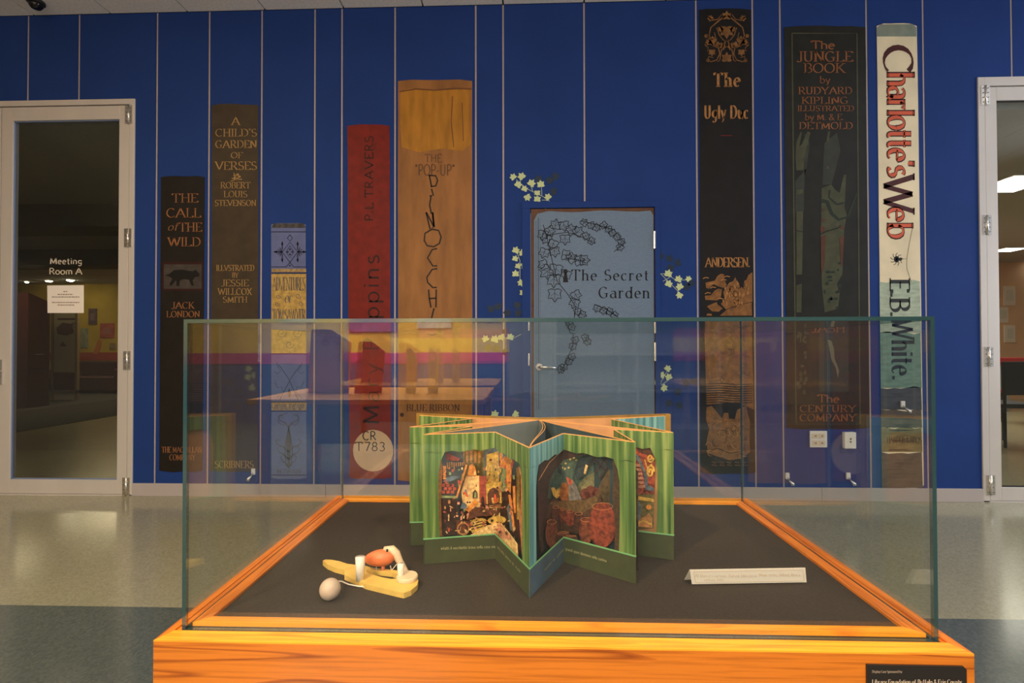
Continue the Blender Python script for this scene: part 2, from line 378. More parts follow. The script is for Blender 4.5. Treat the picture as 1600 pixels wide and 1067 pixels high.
def text(ink, s, x0, y0, x1, y1, rot=0, thick=.14, thin=.35, serif=.1, gap=.12, space=.34, slant=0., nib=15):
    """lay s into the pixel box; y1 = baseline, y0 = cap line (for rot 0)"""
    adv = 0; P = []; ink.marks.append(len(ink.p))
    for ch in s:
        if ch == ' ': adv += space; continue
        w_, st = G[ch]
        for l in st: P.append([(adv+a+slant*b, b) for a, b in l])
        adv += w_+gap
    W = adv-gap
    def mp(u, v):
        u /= W
        if rot == 0: return (x0+(x1-x0)*u, y1-(y1-y0)*v)
        if rot == 1: return (x1-(x1-x0)*v, y1-(y1-y0)*u)        # reads upwards
        return (x0+(x1-x0)*v, y0+(y1-y0)*u)                     # reads downwards
    asp = (abs(x1-x0)/W)/abs(y1-y0) if rot == 0 else (abs(y1-y0)/W)/abs(x1-x0)
    for l in P:
        n = len(l); Lf = []; Rt = []
        for i, (x, y) in enumerate(l):
            a = l[max(i-1, 0)]; b = l[min(i+1, n-1)]
            dx, dy = b[0]-a[0], b[1]-a[1]; q = math.hypot(dx, dy) or 1; dx /= q; dy /= q
            ang = math.degrees(math.atan2(dy, dx))
            ww = thick*max(thin, abs(math.sin(R(ang-nib))))
            # sharp corner: keep stroke width
            Lf.append((x-dy*ww/2/max(.5, min(1.6, asp)), y+dx*ww/2)); Rt.append((x+dy*ww/2/max(.5, min(1.6, asp)), y-dx*ww/2))
        for i in range(n-1):
            if n <= 6 and n > 2:   # angular glyph: separate straight quads
                (xa, ya), (xb, yb) = l[i], l[i+1]; dx, dy = xb-xa, yb-ya; q = math.hypot(dx, dy) or 1; dx /= q; dy /= q
                ww = thick*max(thin, abs(math.sin(math.atan2(dy, dx)-R(nib))))/2
                ink.p.append([mp(xa-dy*ww, ya+dx*ww), mp(xb-dy*ww, yb+dx*ww), mp(xb+dy*ww, yb-dx*ww), mp(xa+dy*ww, ya-dx*ww)])
            else:
                ink.p.append([mp(*Lf[i]), mp(*Lf[i+1]), mp(*Rt[i+1]), mp(*Rt[i])])
        if serif:
            for i, j in ((0, 1), (n-1, n-2)):
                x, y = l[i]; dx, dy = x-l[j][0], y-l[j][1]; q = math.hypot(dx, dy) or 1
                if abs(dy)/q > .75 and q > .2 and min(abs(y-t) for t in (0, 1, X, -.3)) < .03:
                    h = thick*.33/2
                    ink.p.append([mp(x-serif-thick*.3, y-h), mp(x+serif+thick*.3, y-h), mp(x+serif+thick*.3, y+h), mp(x-serif-thick*.3, y+h)])
    return ink
def WM(off):
    return lambda x, y: wp(x, y, -off)
def slab(name, pts, y0, y1, m, parent=None, shade=False):  # pixel outline on the wall extruded from y0 to y1 (towards viewer)
    return MB().prism([wp(px, py, 0)+Vector((0, y1, 0)) for px, py in pts], (0, y0-y1, 0)).build(name, m, parent)

# ================================================================ STRUCTURE
HB, HC = 0.0, 3.69
M_blue = wm('blue_wall_paint', 29, 53, 110, .06, rough=.7, spec=.12, scale=2.2, bump=.05, bscale=120)
M_back = mat('reveal_backing', sc(150, 140, 130, 2.0), rough=.5)
M_strip = mat('aluminium_reveal', sc(150, 138, 132, 1.45), rough=.45, metal=0, noise=.05)
M_base = mat('painted_baseboard', sc(150, 142, 140, 1.45), rough=.35, noise=.04, scale=3)
M_ceil = mat('ceiling_tile', (.82, .77, .74, 1), rough=.9, noise=.08, scale=60, bump=.2)
M_dark = mat('dark_joint', (.015, .015, .015, 1), rough=.9)
M_frame = mat('champagne_aluminium', (.62, .57, .53, 1), rough=.38, metal=.15, noise=.05, scale=4, stretch=(1, 1, .2))
M_chrome = mat('brushed_steel', (.75, .72, .68, 1), rough=.25, metal=.95)
M_white = mat('white_plastic', (.8, .78, .75, 1), rough=.4)
M_black = mat('black_plastic', (.02, .02, .02, 1), rough=.5)
M_floorb = floor_mat('beige_terrazzo', sc(150, 146, 118, 1.15), sc(168, 162, 134, 1.15), .16)
M_floord = floor_mat('dark_green_terrazzo', sc(84, 92, 88, 1.15), sc(100, 106, 98, 1.15), .16)

# floor: dark field with a light band along the wall
yb = -1.547
vs = []; fs = []; fm = []
def quad(x0, x1, y0, y1, z, mi):
    n = len(vs); vs.extend([(x0, y0, z), (x1, y0, z), (x1, y1, z), (x0, y1, z)]); fs.append((n, n+1, n+2, n+3)); fm.append(mi)
quad(-9, 8, -9.2, yb, 0, 0); quad(-9, 8, yb, .14, 0, 1)
n = len(vs); vs.extend([(-9, -9.2, -.08), (8, -9.2, -.08), (8, .14, -.08), (-9, .14, -.08)]); fs.append((n, n+3, n+2, n+1)); fm.append(0)
fl = obj('floor', vs, fs, M_floord, mats=[M_floord, M_floorb], fm=fm, base=(0, -3, 0)); tag(fl, kind='structure')
# ceiling planks
ceil = thing('ceiling', (0, -2, HC), kind='structure')
box('ceiling_deck', -9, 8, -9.2, .14, HC+.03, HC+.08, M_dark, ceil)
cx0 = wp(54, 25).x
k = 0
x = cx0 - 9*.604
while x < 7.5:
    for j in range(4):
        y1 = -.004 - j*1.2; box('ceiling_tile', x+.006, x+.598, y1-1.194, y1, HC, HC+.03, M_ceil, ceil)
    x += .604
box('ceiling_field', -9, 8, -9.2, -4.81, HC, HC+.03, M_ceil, ceil)

# wall with openings
LX0 = -4.75; LX1 = wp(210, 400).x; LT = wp(205, 155).z        # left opening
RX0 = wp(1530.5, 450).x; RX1 = 5.6; RT = wp(1560, 122).z
GX0 = wp(829, 450).x; GX1 = wp(1023, 450).x; GT = wp(925, 325).z
wall = thing('wall_back', (0, 0, 0), kind='structure')
for (a, b, z0, z1) in ((-9, LX0, 0, HC), (LX0, LX1, LT, HC), (LX1, GX0, 0, HC), (GX0, GX1, GT, HC), (GX1, RX0, 0, HC), (RX0, RX1, RT, HC), (RX1, 8, 0, HC)):
    box('wall_core', a, b, .012, .13, z0, z1, M_back, wall)
lines = [(-40, 0), (44.6, 0), (124.3, 0), (245.6, 242), (327, 324.4), (409, 407), (492.6, 490), (534, 533.5), (617.5, 616.7), (743.5, 744), (786, 787.4), (912.5, 0), (1087, 1092.5), (1176, 1181), (1219, 1224.4), (1353.7, 1361), (1444, 1448.5), (1580, 0), (1662, 0)]
lx = []
for a, b in lines:
    lx.append(wp(a, 20).x if not b else (wp(a, 20).x + wp(b, 752).x)/2)
BBT = (wp(242, 754.4).z + wp(1225, 761.5).z)/2
def blue_piece(x0, x1, z0, z1):
    if x1-x0 > .01 and z1-z0 > .01: box('wall_panel', x0, x1, 0, .014, z0, z1, M_blue, wall)
edges = [-9] + lx + [8]
g = .006
for i in range(len(edges)-1):
    a = edges[i] + (g if i else 0); b = edges[i+1] - (g if i < len(edges)-2 else 0)
    segs = [(a, b, BBT)]
    out = []
    for (o0, o1, ot) in ((LX0, LX1, LT), (GX0, GX1, GT), (RX0, RX1, RT)):
        ns = []
        for (p, q, zb) in segs:
            if q <= o0 or p >= o1: ns.append((p, q, zb)); continue
            if p < o0: ns.append((p, o0, zb))
            if q > o1: ns.append((o1, q, zb))
            ns.append((max(p, o0), min(q, o1), ot))
        segs = ns
    for p, q, zb in segs: blue_piece(p, q, zb, HC-.002)
for (xx, (a, b)) in zip(lx, lines):
    zb = BBT
    if LX0 < xx < LX1: zb = LT
    if GX0-.01 < xx < GX1: zb = GT+.05
    if RX0 < xx < RX1: zb = RT
    box('reveal_strip', xx-.0065, xx+.0065, .002, .012, zb, HC-.002, M_strip, wall)
bb = thing('baseboard_back', (0, 0, 0), kind='structure')
for a, b in ((LX1+.0, GX0-.05), (GX1+.05, RX0-.0)):
    n = max(1, round((b-a)/1.3))
    for i in range(n):
        box('baseboard_section', a+(b-a)*i/n+.0015, a+(b-a)*(i+1)/n-.0015, -.012, .012, 0, BBT, M_base, bb, .002)
# side and rear walls of the hall / library behind the photographer
M_plain = mat('pale_side_wall', (.42, .40, .38, 1), rough=.8, noise=.05)
M_yel = mat('yellow_library_wall', (.86, .56, .08, 1), rough=.8, noise=.06, scale=3)
M_yelr = mat('orange_band_paint', (.60, .05, .22, 1), rough=.8, noise=.06)
M_grey = mat('grey_library_wall', (.20, .22, .25, 1), rough=.8, noise=.06)
tag(box('wall_left', -9.1, -9, -9.2, .14, 0, HC, M_plain), kind='structure')
tag(box('wall_right', 8, 8.1, -9.2, .14, 0, HC, M_plain), kind='structure')
wr = thing('wall_rear', (0, -9.2, 0), kind='structure')
box('yellow_field', -9, -.3, -9.3, -9.2, 1.04, HC, M_yel, wr)
box('grey_field', -.3, 8, -9.3, -9.2, 0, HC, M_grey, wr)
box('magenta_band', -9, -.3, -9.3, -9.19, .88, 1.04, M_yelr, wr)
box('lower_field', -9, -.3, -9.3, -9.2, 0, .88, mat('navy_wainscot', (.05, .08, .2, 1), rough=.7), wr)

# ---------------------------------------------------------------- rooms behind the glass doors
M_ydim = mat('mustard_room_wall', (.62, .42, .06, 1), rough=.8, noise=.12, scale=2)
M_red = mat('red_dado_paint', (.45, .07, .04, 1), rough=.8, noise=.1)
M_orange = mat('peach_room_wall', (.80, .50, .28, 1), rough=.8, noise=.05, scale=2)
M_rceil = mat('room_ceiling', (.45, .43, .38, 1), rough=.9, noise=.05)
M_rfl = floor_mat('meeting_room_tile', (.38, .34, .20, 1), (.46, .40, .25, 1), .22)
M_carp = mat('dark_room_carpet', (.03, .025, .022, 1), rough=.95, noise=.2)
M_drywall = mat('room_side_wall', (.30, .22, .10, 1), rough=.85, noise=.05)
RY = 9.5
tag(box('wall_meeting_far', -15, -2.0, RY, RY+.1, 0, 2.9, M_ydim), kind='structure')
box('dado_band', -15, -2.0, RY-.012, RY, .78, 1.0, M_red, bpy.data.objects['wall_meeting_far'])
tag(box('wall_meeting_side', -2.0, -1.9, .14, RY+.1, 0, 2.9, M_drywall), kind='structure')
tag(box('wall_meeting_left', -15.1, -15, .14, RY+.1, 0, 2.9, M_drywall), kind='structure')
cm = thing('ceiling_meeting', (-8, 4, 2.9), kind='structure')
box('ceiling_sheet', -15, -1.9, .14, RY, 2.9, 2.95, M_rceil, cm)
box('soffit_beam', -15, -1.9, 2.2, 2.7, 2.62, 2.9, mat('dark_beam_paint', (.16, .14, .11, 1), rough=.9), cm)
box('soffit_beam', -15, -1.9, 4.9, 5.4, 2.62, 2.9, MATS['dark_beam_paint'], cm)
tag(box('floor_meeting', -6.8, -1.9, .14, RY, -.05, 0, M_rfl), kind='structure')
tag(box('floor_meeting_carpet', -15, -6.8, .14, RY, -.05, .004, M_carp), kind='structure')
# right room
tag(box('wall_classroom_far', 1.9, 12, 7.0, 7.1, 0, 2.9, M_orange), kind='structure')
tag(box('wall_classroom_side', 1.9, 2.0, .14, 7.1, 0, 2.9, M_orange), kind='structure')
tag(box('wall_classroom_right', 12, 12.1, .14, 7.1, 0, 2.9, M_orange), kind='structure')
tag(box('ceiling_classroom', 1.9, 12, .14, 7.0, 2.9, 2.95, M_rceil), kind='structure')
tag(box('floor_classroom', 1.9, 12, .14, 7.0, -.05, 0, M_rfl), kind='structure')

# ---------------------------------------------------------------- glass doors
M_dglass = glass('door_glass', (.86, .88, .85, 1), .9)
M_dglass2 = M_dglass
def hinge(parent, x, z, h=.14, w=.05):
    t = MB().box(x-w/2-.004, x-.004, -.014, -.008, z-h/2, z+h/2).box(x+.004, x+w/2+.004, -.016, -.010, z-h/2, z+h/2)
    hgo = t.build('hinge', M_chrome, parent)
    MB().tube([(x, -.015, z-h/2), (x, -.015, z+h/2)], .007, 10).build('hinge_pin', M_chrome, hgo, True)
    s_ = MB()
    for sx in (-1, 1):
        for q in (-.36, -.12, .12, .36):
            s_.tube([(x+sx*(w*.32), -.014, z+q*h), (x+sx*(w*.32), -.0185, z+q*h)], .0035, 8)
    s_.build('hinge_screw', mat('screw_dark', (.2, .18, .15, 1), rough=.4, metal=.8), hgo)
    return hgo
# left door
dl = thing('door_1', (LX1, 0, 0), kind='structure')
zt = wp(205, 155).z; gapx = (wp(203.6, 170).x+wp(198.7, 760).x)/2
lxr = wp(210, 450).x; zleaf_t = wp(100, 167).z; zleaf_b = .012
box('door_jamb', gapx+.003, lxr, -.010, .13, 0, zt, M_frame, dl, .002)
box('door_header', LX0, gapx+.003, -.010, .13, zleaf_t+.008, zt, M_frame, dl, .002)
box('door_jamb', LX0, LX0+.05, -.010, .13, 0, zleaf_t+.008, M_frame, dl, .002)
gl0 = wp(19, 450).x; gl1 = wp(185.5, 450).x; gzt = wp(100, 188).z; gzb = wp(100, 749).z
leafx0 = wp(1.5, 450).x
def leaf(parent, x0, x1, gx0, gx1, z0, z1, gz0, gz1, stop=True):
    lf = thing('door_leaf', (x0, 0, z0), parent=parent)
    box('stile', x0, gx0, -.006, .04, z0, z1, M_frame, lf, .002)
    box('stile', gx1, x1, -.006, .04, z0, z1, M_frame, lf, .002)
    box('rail', gx0, gx1, -.006, .04, gz1, z1, M_frame, lf, .002)
    box('rail', gx0, gx1, -.006, .04, z0, gz0, M_frame, lf, .002)
    box('pane', gx0, gx1, .014, .020, gz0, gz1, M_dglass, lf)
    b = MB().box(gx0, gx0+.008, .004, .014, gz0, gz1).box(gx1-.008, gx1, .004, .014, gz0, gz1).box(gx0, gx1, .004, .014, gz1-.008, gz1).box(gx0, gx1, .004, .014, gz0, gz0+.008)
    b.build('glazing_bead', M_dark if not stop else mat('steel_bead', sc(110, 125, 160, 1.6), rough=.3, metal=.5), lf)
    return lf
leaf(dl, leafx0, gapx-.002, gl0, gl1, zleaf_b, zleaf_t, gzb, gzt)
leaf(dl, LX0+.055, leafx0-.006, LX0+.15, leafx0-.11, zleaf_b, zleaf_t, gzb, gzt)
box('threshold', LX0, lxr, -.01, .13, 0, .010, M_frame, dl)
for py in (180, 372, 563, 760): hinge(dl, gapx, wp(200, py).z)
hz = wp(5, 580).z; hx = wp(3, 580).x
hd = MB().box(hx-.014, hx+.016, -.016, -.006, hz-.10, hz+.09); hd = hd.build('door_handle', M_chrome, dl)
MB().tube([(hx, -.016, hz+.0), (hx, -.055, hz), (hx+.012, -.06, hz)], .008).build('lever_stem', M_chrome, hd, True)
MB().tube([(hx-.10, -.06, hz), (hx+.03, -.06, hz)], .008).build('lever', M_chrome, hd, True)
# lettering and notice on the glass
ik = Ink(); text(ik, 'Meeting', 78, 403.2, 128, 412.4, thick=.17, thin=.75, serif=0, nib=0); text(ik, 'Room A', 77, 419, 128, 428.5, thick=.17, thin=.75, serif=0, nib=0)
def at_plane(Y): return lambda x, y: wp(x, y, Y)
ik.build('room_name_lettering', at_plane(.0125), mat('frosted_letter', sc(175, 165, 150, 1.5), rough=.6), dl)
no = thing('paper_notice', wp(102, 489, .010), 'white landscape paper notice taped to the left glass door under the Meeting Room A lettering', 'notice')
MB().prism([wp(px, py, .0135) for px, py in ((74, 446), (131, 445.5), (131, 489), (74.5, 489))], (0, -.0012, 0)).build('sheet', mat('white_paper', (.85, .78, .72, 1), rough=.8), no)
ik = Ink()
for y, a, b in ((455.5, 99, 105), (460, 90, 114), (464, 81, 124), (472.5, 81, 124), (476.5, 90, 116)):
    x_ = a
    while x_ < b: l_ = random.uniform(2, 5); ik.rect(x_, y-.7, min(b, x_+l_), y+.7); x_ += l_+.8
ik.build('printed_line', at_plane(.0118), mat('notice_print', (.25, .18, .13, 1), rough=.8), no)
# right door
dr = thing('door_2', (RX0, 0, 0), kind='structure')
rg = (wp(1537.6, 140).x+wp(1545, 770).x)/2; rx0 = wp(1530.5, 450).x; rzt = wp(1560, 121).z; rlt = wp(1580, 136).z
box('door_jamb', rx0, rg-.003, -.010, .13, 0, rzt, M_frame, dr, .002)
box('door_header', rg-.003, RX1, -.010, .13, rlt+.008, rzt, M_frame, dr, .002)
box('door_jamb', RX1-.05, RX1, -.010, .13, 0, rlt+.008, M_frame, dr, .002)
rgz1 = wp(1575, 157).z; rgz0 = wp(1575, 761).z; rgx0 = (wp(1556, 160).x+wp(1564, 760).x)/2
leaf(dr, rg+.002, rg+.93, rgx0, rg+.93-.11, .012, rlt, rgz0, rgz1, False)
leaf(dr, rg+.936, RX1-.055, rg+.936+.11, RX1-.15, .012, rlt, rgz0, rgz1, False)
box('threshold', rx0, RX1, -.01, .13, 0, .010, M_frame, dr)
for px, py in ((1540, 150), (1542, 352), (1546, 557), (1550, 757)): hinge(dr, rg, wp(px, py).z)

# ---------------------------------------------------------------- storybook door
M_cloth = wm('blue_grey_book_cloth', 94, 112, 134, .1, scale=60, stretch=(1, 1, 6), bump=.15)
M_brownb = wm('brown_cover_edge', 84, 56, 40, .2)
M_ink = wm('black_ink', 20, 20, 26, 0)
dg = thing('door_3', ((GX0+GX1)/2, 0, 0), kind='structure')
fx0 = wp(816, 450).x; fx1 = wp(1031, 450).x; fzt = wp(920, 315).z
box('door_jamb', fx0, GX0, -.014, .12, 0, GT, M_blue, dg, .002)
box('door_jamb', GX1, fx1, -.014, .12, 0, GT, M_blue, dg, .002)
box('door_header', fx0, fx1, -.014, .12, GT, fzt, M_blue, dg, .002)
lf = thing('door_leaf', (GX0, 0, 0), parent=dg)
box('door_core', GX0+.004, GX1-.004, -.004, .04, .008, GT-.004, M_brownb, lf)
cvx0 = wp(833.5, 450).x; cvx1 = wp(1021, 450).x
zc = wp(925, 333).z
# cover: softly irregular rounded outline
cv = [(cvx0+.0, .012), (cvx1, .012), (cvx1, zc-.02), (cvx1-.02, zc+.012)]
for i in range(1, 9): cv.append((cvx1-.02-(cvx1-cvx0-.04)*i/9, zc+.012-.006*math.sin(i*1.3)))
cv += [(cvx0+.03, zc-.002), (cvx0+.006, zc-.05)]
MB().prism([(a, -.007, b) for a, b in cv], (0, .004, 0)).build('printed_cover', M_cloth, lf)
ik = Ink(); ik.line([(837.5, 345), (838, 640)], .8); ik.line([(841, 340), (841.5, 640)], 1.4); ik.line([(843.8, 342), (844, 640)], .5)
ik.build('cover_hinge_groove', WM(.0076), wm('groove_tone', 62, 76, 96, 0), lf)
ik = Ink(); text(ik, 'The Secret', 893.5, 421.5, 1013, 438, thick=.15, serif=.09, gap=.22, space=.5); text(ik, 'Garden', 936, 448.5, 1014.5, 465.5, thick=.15, serif=.09, gap=.22)
ik.build('title_lettering', WM(.0078), M_ink, lf)
def ivy_pts(cx, cy, s, rot, lobes=5):
    pts = []
    prof = [(0, 1.08), (14, .8), (26, .66), (50, 1.0), (66, .74), (84, .62), (112, .86), (140, .62), (168, .42), (180, .3)]
    full = prof + [(360-a, r) for a, r in reversed(prof[1:-1])]
    for a, r in full:
        t = R(a+rot); pts.append((cx+s*r*math.sin(t), cy-s*r*math.cos(t)))
    return pts
def c5(x, y): return (750+x/2.4825, 230+y/2.4825)
ik = Ink(); leaves_ = [(245, 335, 190), (268, 322, 150), (292, 305, 10), (325, 300, 170), (350, 322, 60), (378, 330, 40), (330, 352, 180), (285, 372, 200), (258, 350, 210), (250, 405, 200), (288, 400, 170), (330, 418, 100), (352, 432, 60), (295, 470, 190), (262, 480, 230), (250, 455, 250), (380, 440, 80), (400, 438, 90), (408, 345, 70), (430, 362, 120), (402, 295, 40), (430, 300, 160), (450, 310, 120), (478, 300, 140), (498, 315, 170), (512, 330, 150), (530, 345, 140), (548, 365, 160), (545, 385, 220), (286, 510, 180), (290, 565, 180), (335, 490, 200), (370, 570, 150), (368, 600, 200), (378, 635, 170), (395, 648, 110), (455, 622, 200), (478, 632, 130), (500, 636, 110), (520, 650, 130), (350, 692, 200), (362, 705, 160), (360, 770, 190), (368, 745, 160), (405, 740, 60), (415, 752, 130), (345, 828, 200), (355, 810, 160), (315, 860, 210), (325, 850, 180)]
for i, (x_, y_, r_) in enumerate(leaves_):
    px, py = c5(x_, y_); s_ = (13.5 if 460 < y_ < 580 and x_ < 320 else 10.5) if i < 18 or 29 <= i <= 33 else 7.5
    P_ = ivy_pts(px, py, s_, r_); ik.line(P_+[P_[0]], 1.25)
    a = R(r_); ik.line([(px-s_*.2*math.sin(a), py+s_*.2*math.cos(a)), (px+s_*.75*math.sin(a), py-s_*.75*math.cos(a))], .7)
    for da in (52, -52): ik.line([(px, py), (px+s_*.6*math.sin(a+R(da)), py-s_*.6*math.cos(a+R(da)))], .5)
for pts in ([(245, 300), (262, 360), (280, 440), (300, 520), (340, 570), (372, 620), (360, 700), (362, 760), (340, 820), (315, 870)], [(262, 340), (340, 330), (400, 350), (435, 370)], [(390, 285), (450, 300), (520, 320), (560, 370), (520, 405)], [(330, 430), (380, 436), (412, 450)], [(445, 610), (490, 628), (530, 655)]):
    ik.line([c5(*p) for p in pts], 1.1)
ik.build('ivy_print', WM(.0080), M_ink, lf)
ik = Ink(); ik.disc(883.5, 424, 3.6); ik.poly([(882, 426), (885, 426), (888, 441), (879.5, 441)])
ik.build('keyhole_print', WM(.0082), M_ink, lf)
hx, hz = wp(842.5, 573).x, wp(842.5, 573).z
h_ = MB().tube([(hx, -.007, hz), (hx, -.020, hz)], .026, 20).build('door_handle', M_chrome, dg)
x2 = wp(867.5, 573).x
MB().tube([(hx, -.020, hz), (hx, -.05, hz), (hx+.02, -.062, hz), (x2, -.062, hz-.004)], [.010, .010, .011, .008], 10).build('lever', M_chrome, h_, True)
for py0, py1 in ((362, 389), (500, 520), (535, 564)):
    xh = wp(1022.3, 450).x; z0 = wp(1022, py1).z; z1 = wp(1022, py0).z
    MB().tube([(xh, -.012, z0), (xh, -.012, z1)], .011, 10).build('hinge', M_chrome, dg)
for py0, py1 in ((500, 521), (552, 571)):
    xh = wp(826.5, 500).x; box('strike_plate', xh-.006, xh+.004, -.017, -.013, wp(826, py1).z, wp(826, py0).z, M_chrome, dg)

# ================================================================ WALL MURALS (giant book spines)
def rough_outline(x0, y0, x1, y1, xb0=None, xb1=None, j=.8, n=10, chamfer=2):
    xb0 = x0 if xb0 is None else xb0; xb1 = x1 if xb1 is None else xb1
    P = []
    for i in range(n+1):
        t = i/n; P.append((x0+(xb0-x0)*t+random.uniform(-j, j)*(.5), y0+chamfer+(y1-y0-chamfer*2)*t))
    for i in range(1, 6): P.append((xb0+(xb1-xb0)*i/6, y1+random.uniform(-j, j)))
    for i in range(n+1):
        t = 1-i/n; P.append((x1+(xb1-x1)*t+random.uniform(-j, j)*(.5), y0+chamfer+(y1-y0-chamfer*2)*t))
    for i in range(1, 6): P.append((x1+(x0-x1)*i/6, y0+random.uniform(-j, j)))
    return P
def spine(name, x0, y0, x1, y1, m, label, **kw):
    c = wp((x0+x1)/2, y1)
    t = thing(name, (c.x, 0, c.z), label, 'wall graphic', group='giant book spines on the blue wall')
    slab('spine_panel', rough_outline(x0, y0, x1, y1, **kw), -.0006, -.0035, m, t)
    return t
O1, O2, O3 = .0042, .0048, .0054
# 1 -------- dark brown spine
S1 = spine('book_spine_graphic', 252, 275, 320, 737, wm('near_black_brown_cloth', 25, 21, 18, .2), 'dark brown book spine graphic with copper capitals and a small wolf picture', xb0=249, xb1=317)
Mo = wm('copper_lettering', 128, 84, 52, .15)
ik = Ink()
for s_, b in (('THE', (269, 302.5, 309, 316)), ('CALL', (260.5, 325.5, 313.5, 339.5)), ('THE', (280, 348, 315, 361.5)), ('WILD', (263, 371, 313, 384.5)), ('JACK', (268, 472, 303, 482)), ('LONDON', (260.5, 486, 312, 495.5)), ('THE MACMILLAN', (253, 698, 315, 707)), ('COMPANY', (265, 710, 305, 719))):
    text(ik, s_, *b)
text(ik, 'of', 262, 348, 277, 360, slant=.25, thick=.12, serif=0)
ik.build('spine_lettering', WM(O1), Mo, S1)
Ink().rect(253.5, 409, 317, 454).build('picture_border', WM(O1), wm('maroon_border', 44, 18, 16, .1), S1)
Ink().rect(256, 413, 315, 451).build('picture_field', WM(O2), wm('grey_snow_picture', 58, 52, 48, .25, scale=14), S1)
ik = Ink(); ik.poly([(258, 430), (264, 428), (272, 422), (284, 421), (294, 423), (301, 424), (306, 421), (308, 424), (312, 428), (311, 432), (305, 433), (301, 438), (303, 446), (299, 446), (295, 437), (287, 436), (281, 438), (280, 447), (276, 447), (275, 438), (270, 444), (266, 447), (265, 443), (269, 436), (266, 433)])
ik.build('wolf_silhouette', WM(O3), wm('wolf_dark', 20, 18, 17, 0), S1)
# 2 -------- olive brown spine
S2 = spine('book_spine_graphic', 331.5, 163, 404.5, 737, wm('olive_brown_cloth', 56, 46, 34, .15), 'olive brown book spine graphic with old gold capitals, second from the left door', xb0=329, xb1=403)
Mg = wm('old_gold_lettering', 142, 112, 68, .15); ik = Ink()
for s_, b in (('A', (362.5, 183, 374, 195)), ("CHILD'S", (337, 201.5, 401, 213)), ('GARDEN', (337, 219.5, 401, 231)), ('OF', (361, 238, 379, 247)), ('VERSES', (337, 252.5, 401, 265)), ('ROBERT', (345, 284.5, 391, 294)), ('LOUIS', (350, 298.5, 386, 308)), ('STEVENSON', (336, 312.5, 400, 321.5)), ('ILLVSTRATED', (338, 414, 397, 423)), ('BY', (363, 426, 372, 433.5)), ('JESSIE', (346, 437, 388, 447)), ('WILLCOX', (341, 450.5, 393, 460.5)), ('SMITH', (348.5, 463.5, 386, 472.5)), ('SCRIBNERS', (336, 720, 396, 731))):
    text(ik, s_, *b)
for a in range(0, 360, 72): ik.disc(370+4*math.cos(R(a)), 276+3.5*math.sin(R(a)), 2.2, 1.8)
ik.line([(362, 278), (368, 281), (378, 280)], 1.2); ik.line([(365, 270), (370, 276)], 1); ik.line([(360, 283), (370, 280)], 1)
ik.build('spine_lettering', WM(O1), Mg, S2)
# 3 -------- lilac spine
S3 = spine('book_spine_graphic', 424, 349, 478, 748, wm('lilac_blue_cloth', 84, 92, 132, .1), 'short lilac blue book spine graphic with navy ornaments and a yellow title block', xb0=424.5, xb1=479, j=.3)
M_gilt = wm('worn_gilt', 140, 115, 72, .35, scale=40); M_navy = wm('navy_ornament', 32, 34, 58, 0); M_yellow = wm('yellow_title_block', 160, 130, 70, .25, scale=30)
Ink().poly([(424, 356), (428, 349), (474, 349), (478.5, 356)]).build('head_band', WM(O1), wm('dark_gilt_head', 60, 58, 60, .5, scale=30), S3)
Ink().rect(424, 420, 478.5, 425).rect(424, 629, 479, 641).build('gilt_band', WM(O1), M_gilt, S3)
Ink().rect(424, 428, 478.5, 552).build('title_block', WM(O1), M_yellow, S3)
ik = Ink(); ik.rect(424, 361.5, 478.5, 362.8); ik.rect(424, 425.5, 478.5, 427.5); ik.rect(424, 627, 479, 628.6); ik.rect(424, 641.5, 479, 643.2); ik.rect(424, 741.5, 479, 743); ik.rect(424, 552, 479, 553.5)
ik.line([(424, 417), (447, 417), (453, 410), (465, 393.5), (453, 378.5), (441, 393.5), (453, 410), (459, 417), (478.5, 417)], 1.2)
ik.line([(453, 366.5), (457, 372), (453, 377), (449, 372), (453, 366.5)], 1.2)
ik.line([(453, 384), (459, 393.5), (453, 403), (447, 393.5), (453, 384)], .9)
for dx, dy in ((0, -4), (0, 4), (-3.5, 0), (3.5, 0)): ik.disc(453+dx, 393.5+dy, 1.6)
for sx in (-1, 1):
    for a in (-60, -30, 0, 30, 60): ik.line([(453+sx*12, 393.5), (453+sx*(12+8*math.cos(R(a))), 393.5+8*math.sin(R(a)))], 1.3)
    ik.line([(453+sx*14, 393.5), (453+sx*25, 393.5)], 1.4); ik.poly([(453+sx*20, 391), (453+sx*26, 393.5), (453+sx*20, 396)])
    for sy in (-1, 1): ik.line([(453+sx*12, 393.5+sy*3), (453+sx*12, 393.5+sy*15)], 1.6); ik.poly([(453+sx*12-2, 393.5+sy*11), (453+sx*12, 393.5+sy*17), (453+sx*12+2, 393.5+sy*11)])
ik.disc(453, 415, 1.3)
ik.line([(436, 570), (450, 590), (466, 625)], 1.1); ik.line([(470, 570), (455, 590), (437, 625)], 1.1)
for sx in (-1, 1):
    ik.line([(452+sx*q, w_) for q, w_ in ((20, 566), (17, 575), (13, 579), (19, 584), (24, 580))], .8); ik.line([(452+sx*q, w_) for q, w_ in ((23, 596), (18, 606), (12, 604), (10, 612), (20, 622))], .8)
ik.poly([(452, 606), (455, 614), (452, 622), (449, 614)])
ik.build('navy_ornament', WM(O2), M_navy, S3)
ik = Ink(); text(ik, 'ADVENTURES', 426, 433.5, 477, 453.5, thick=.12, gap=.06); text(ik, 'TOM SAWYER', 426, 483, 477, 501, thick=.13, gap=.06, space=.2); text(ik, 'OF', 445, 462, 455, 473, slant=.2, serif=0)
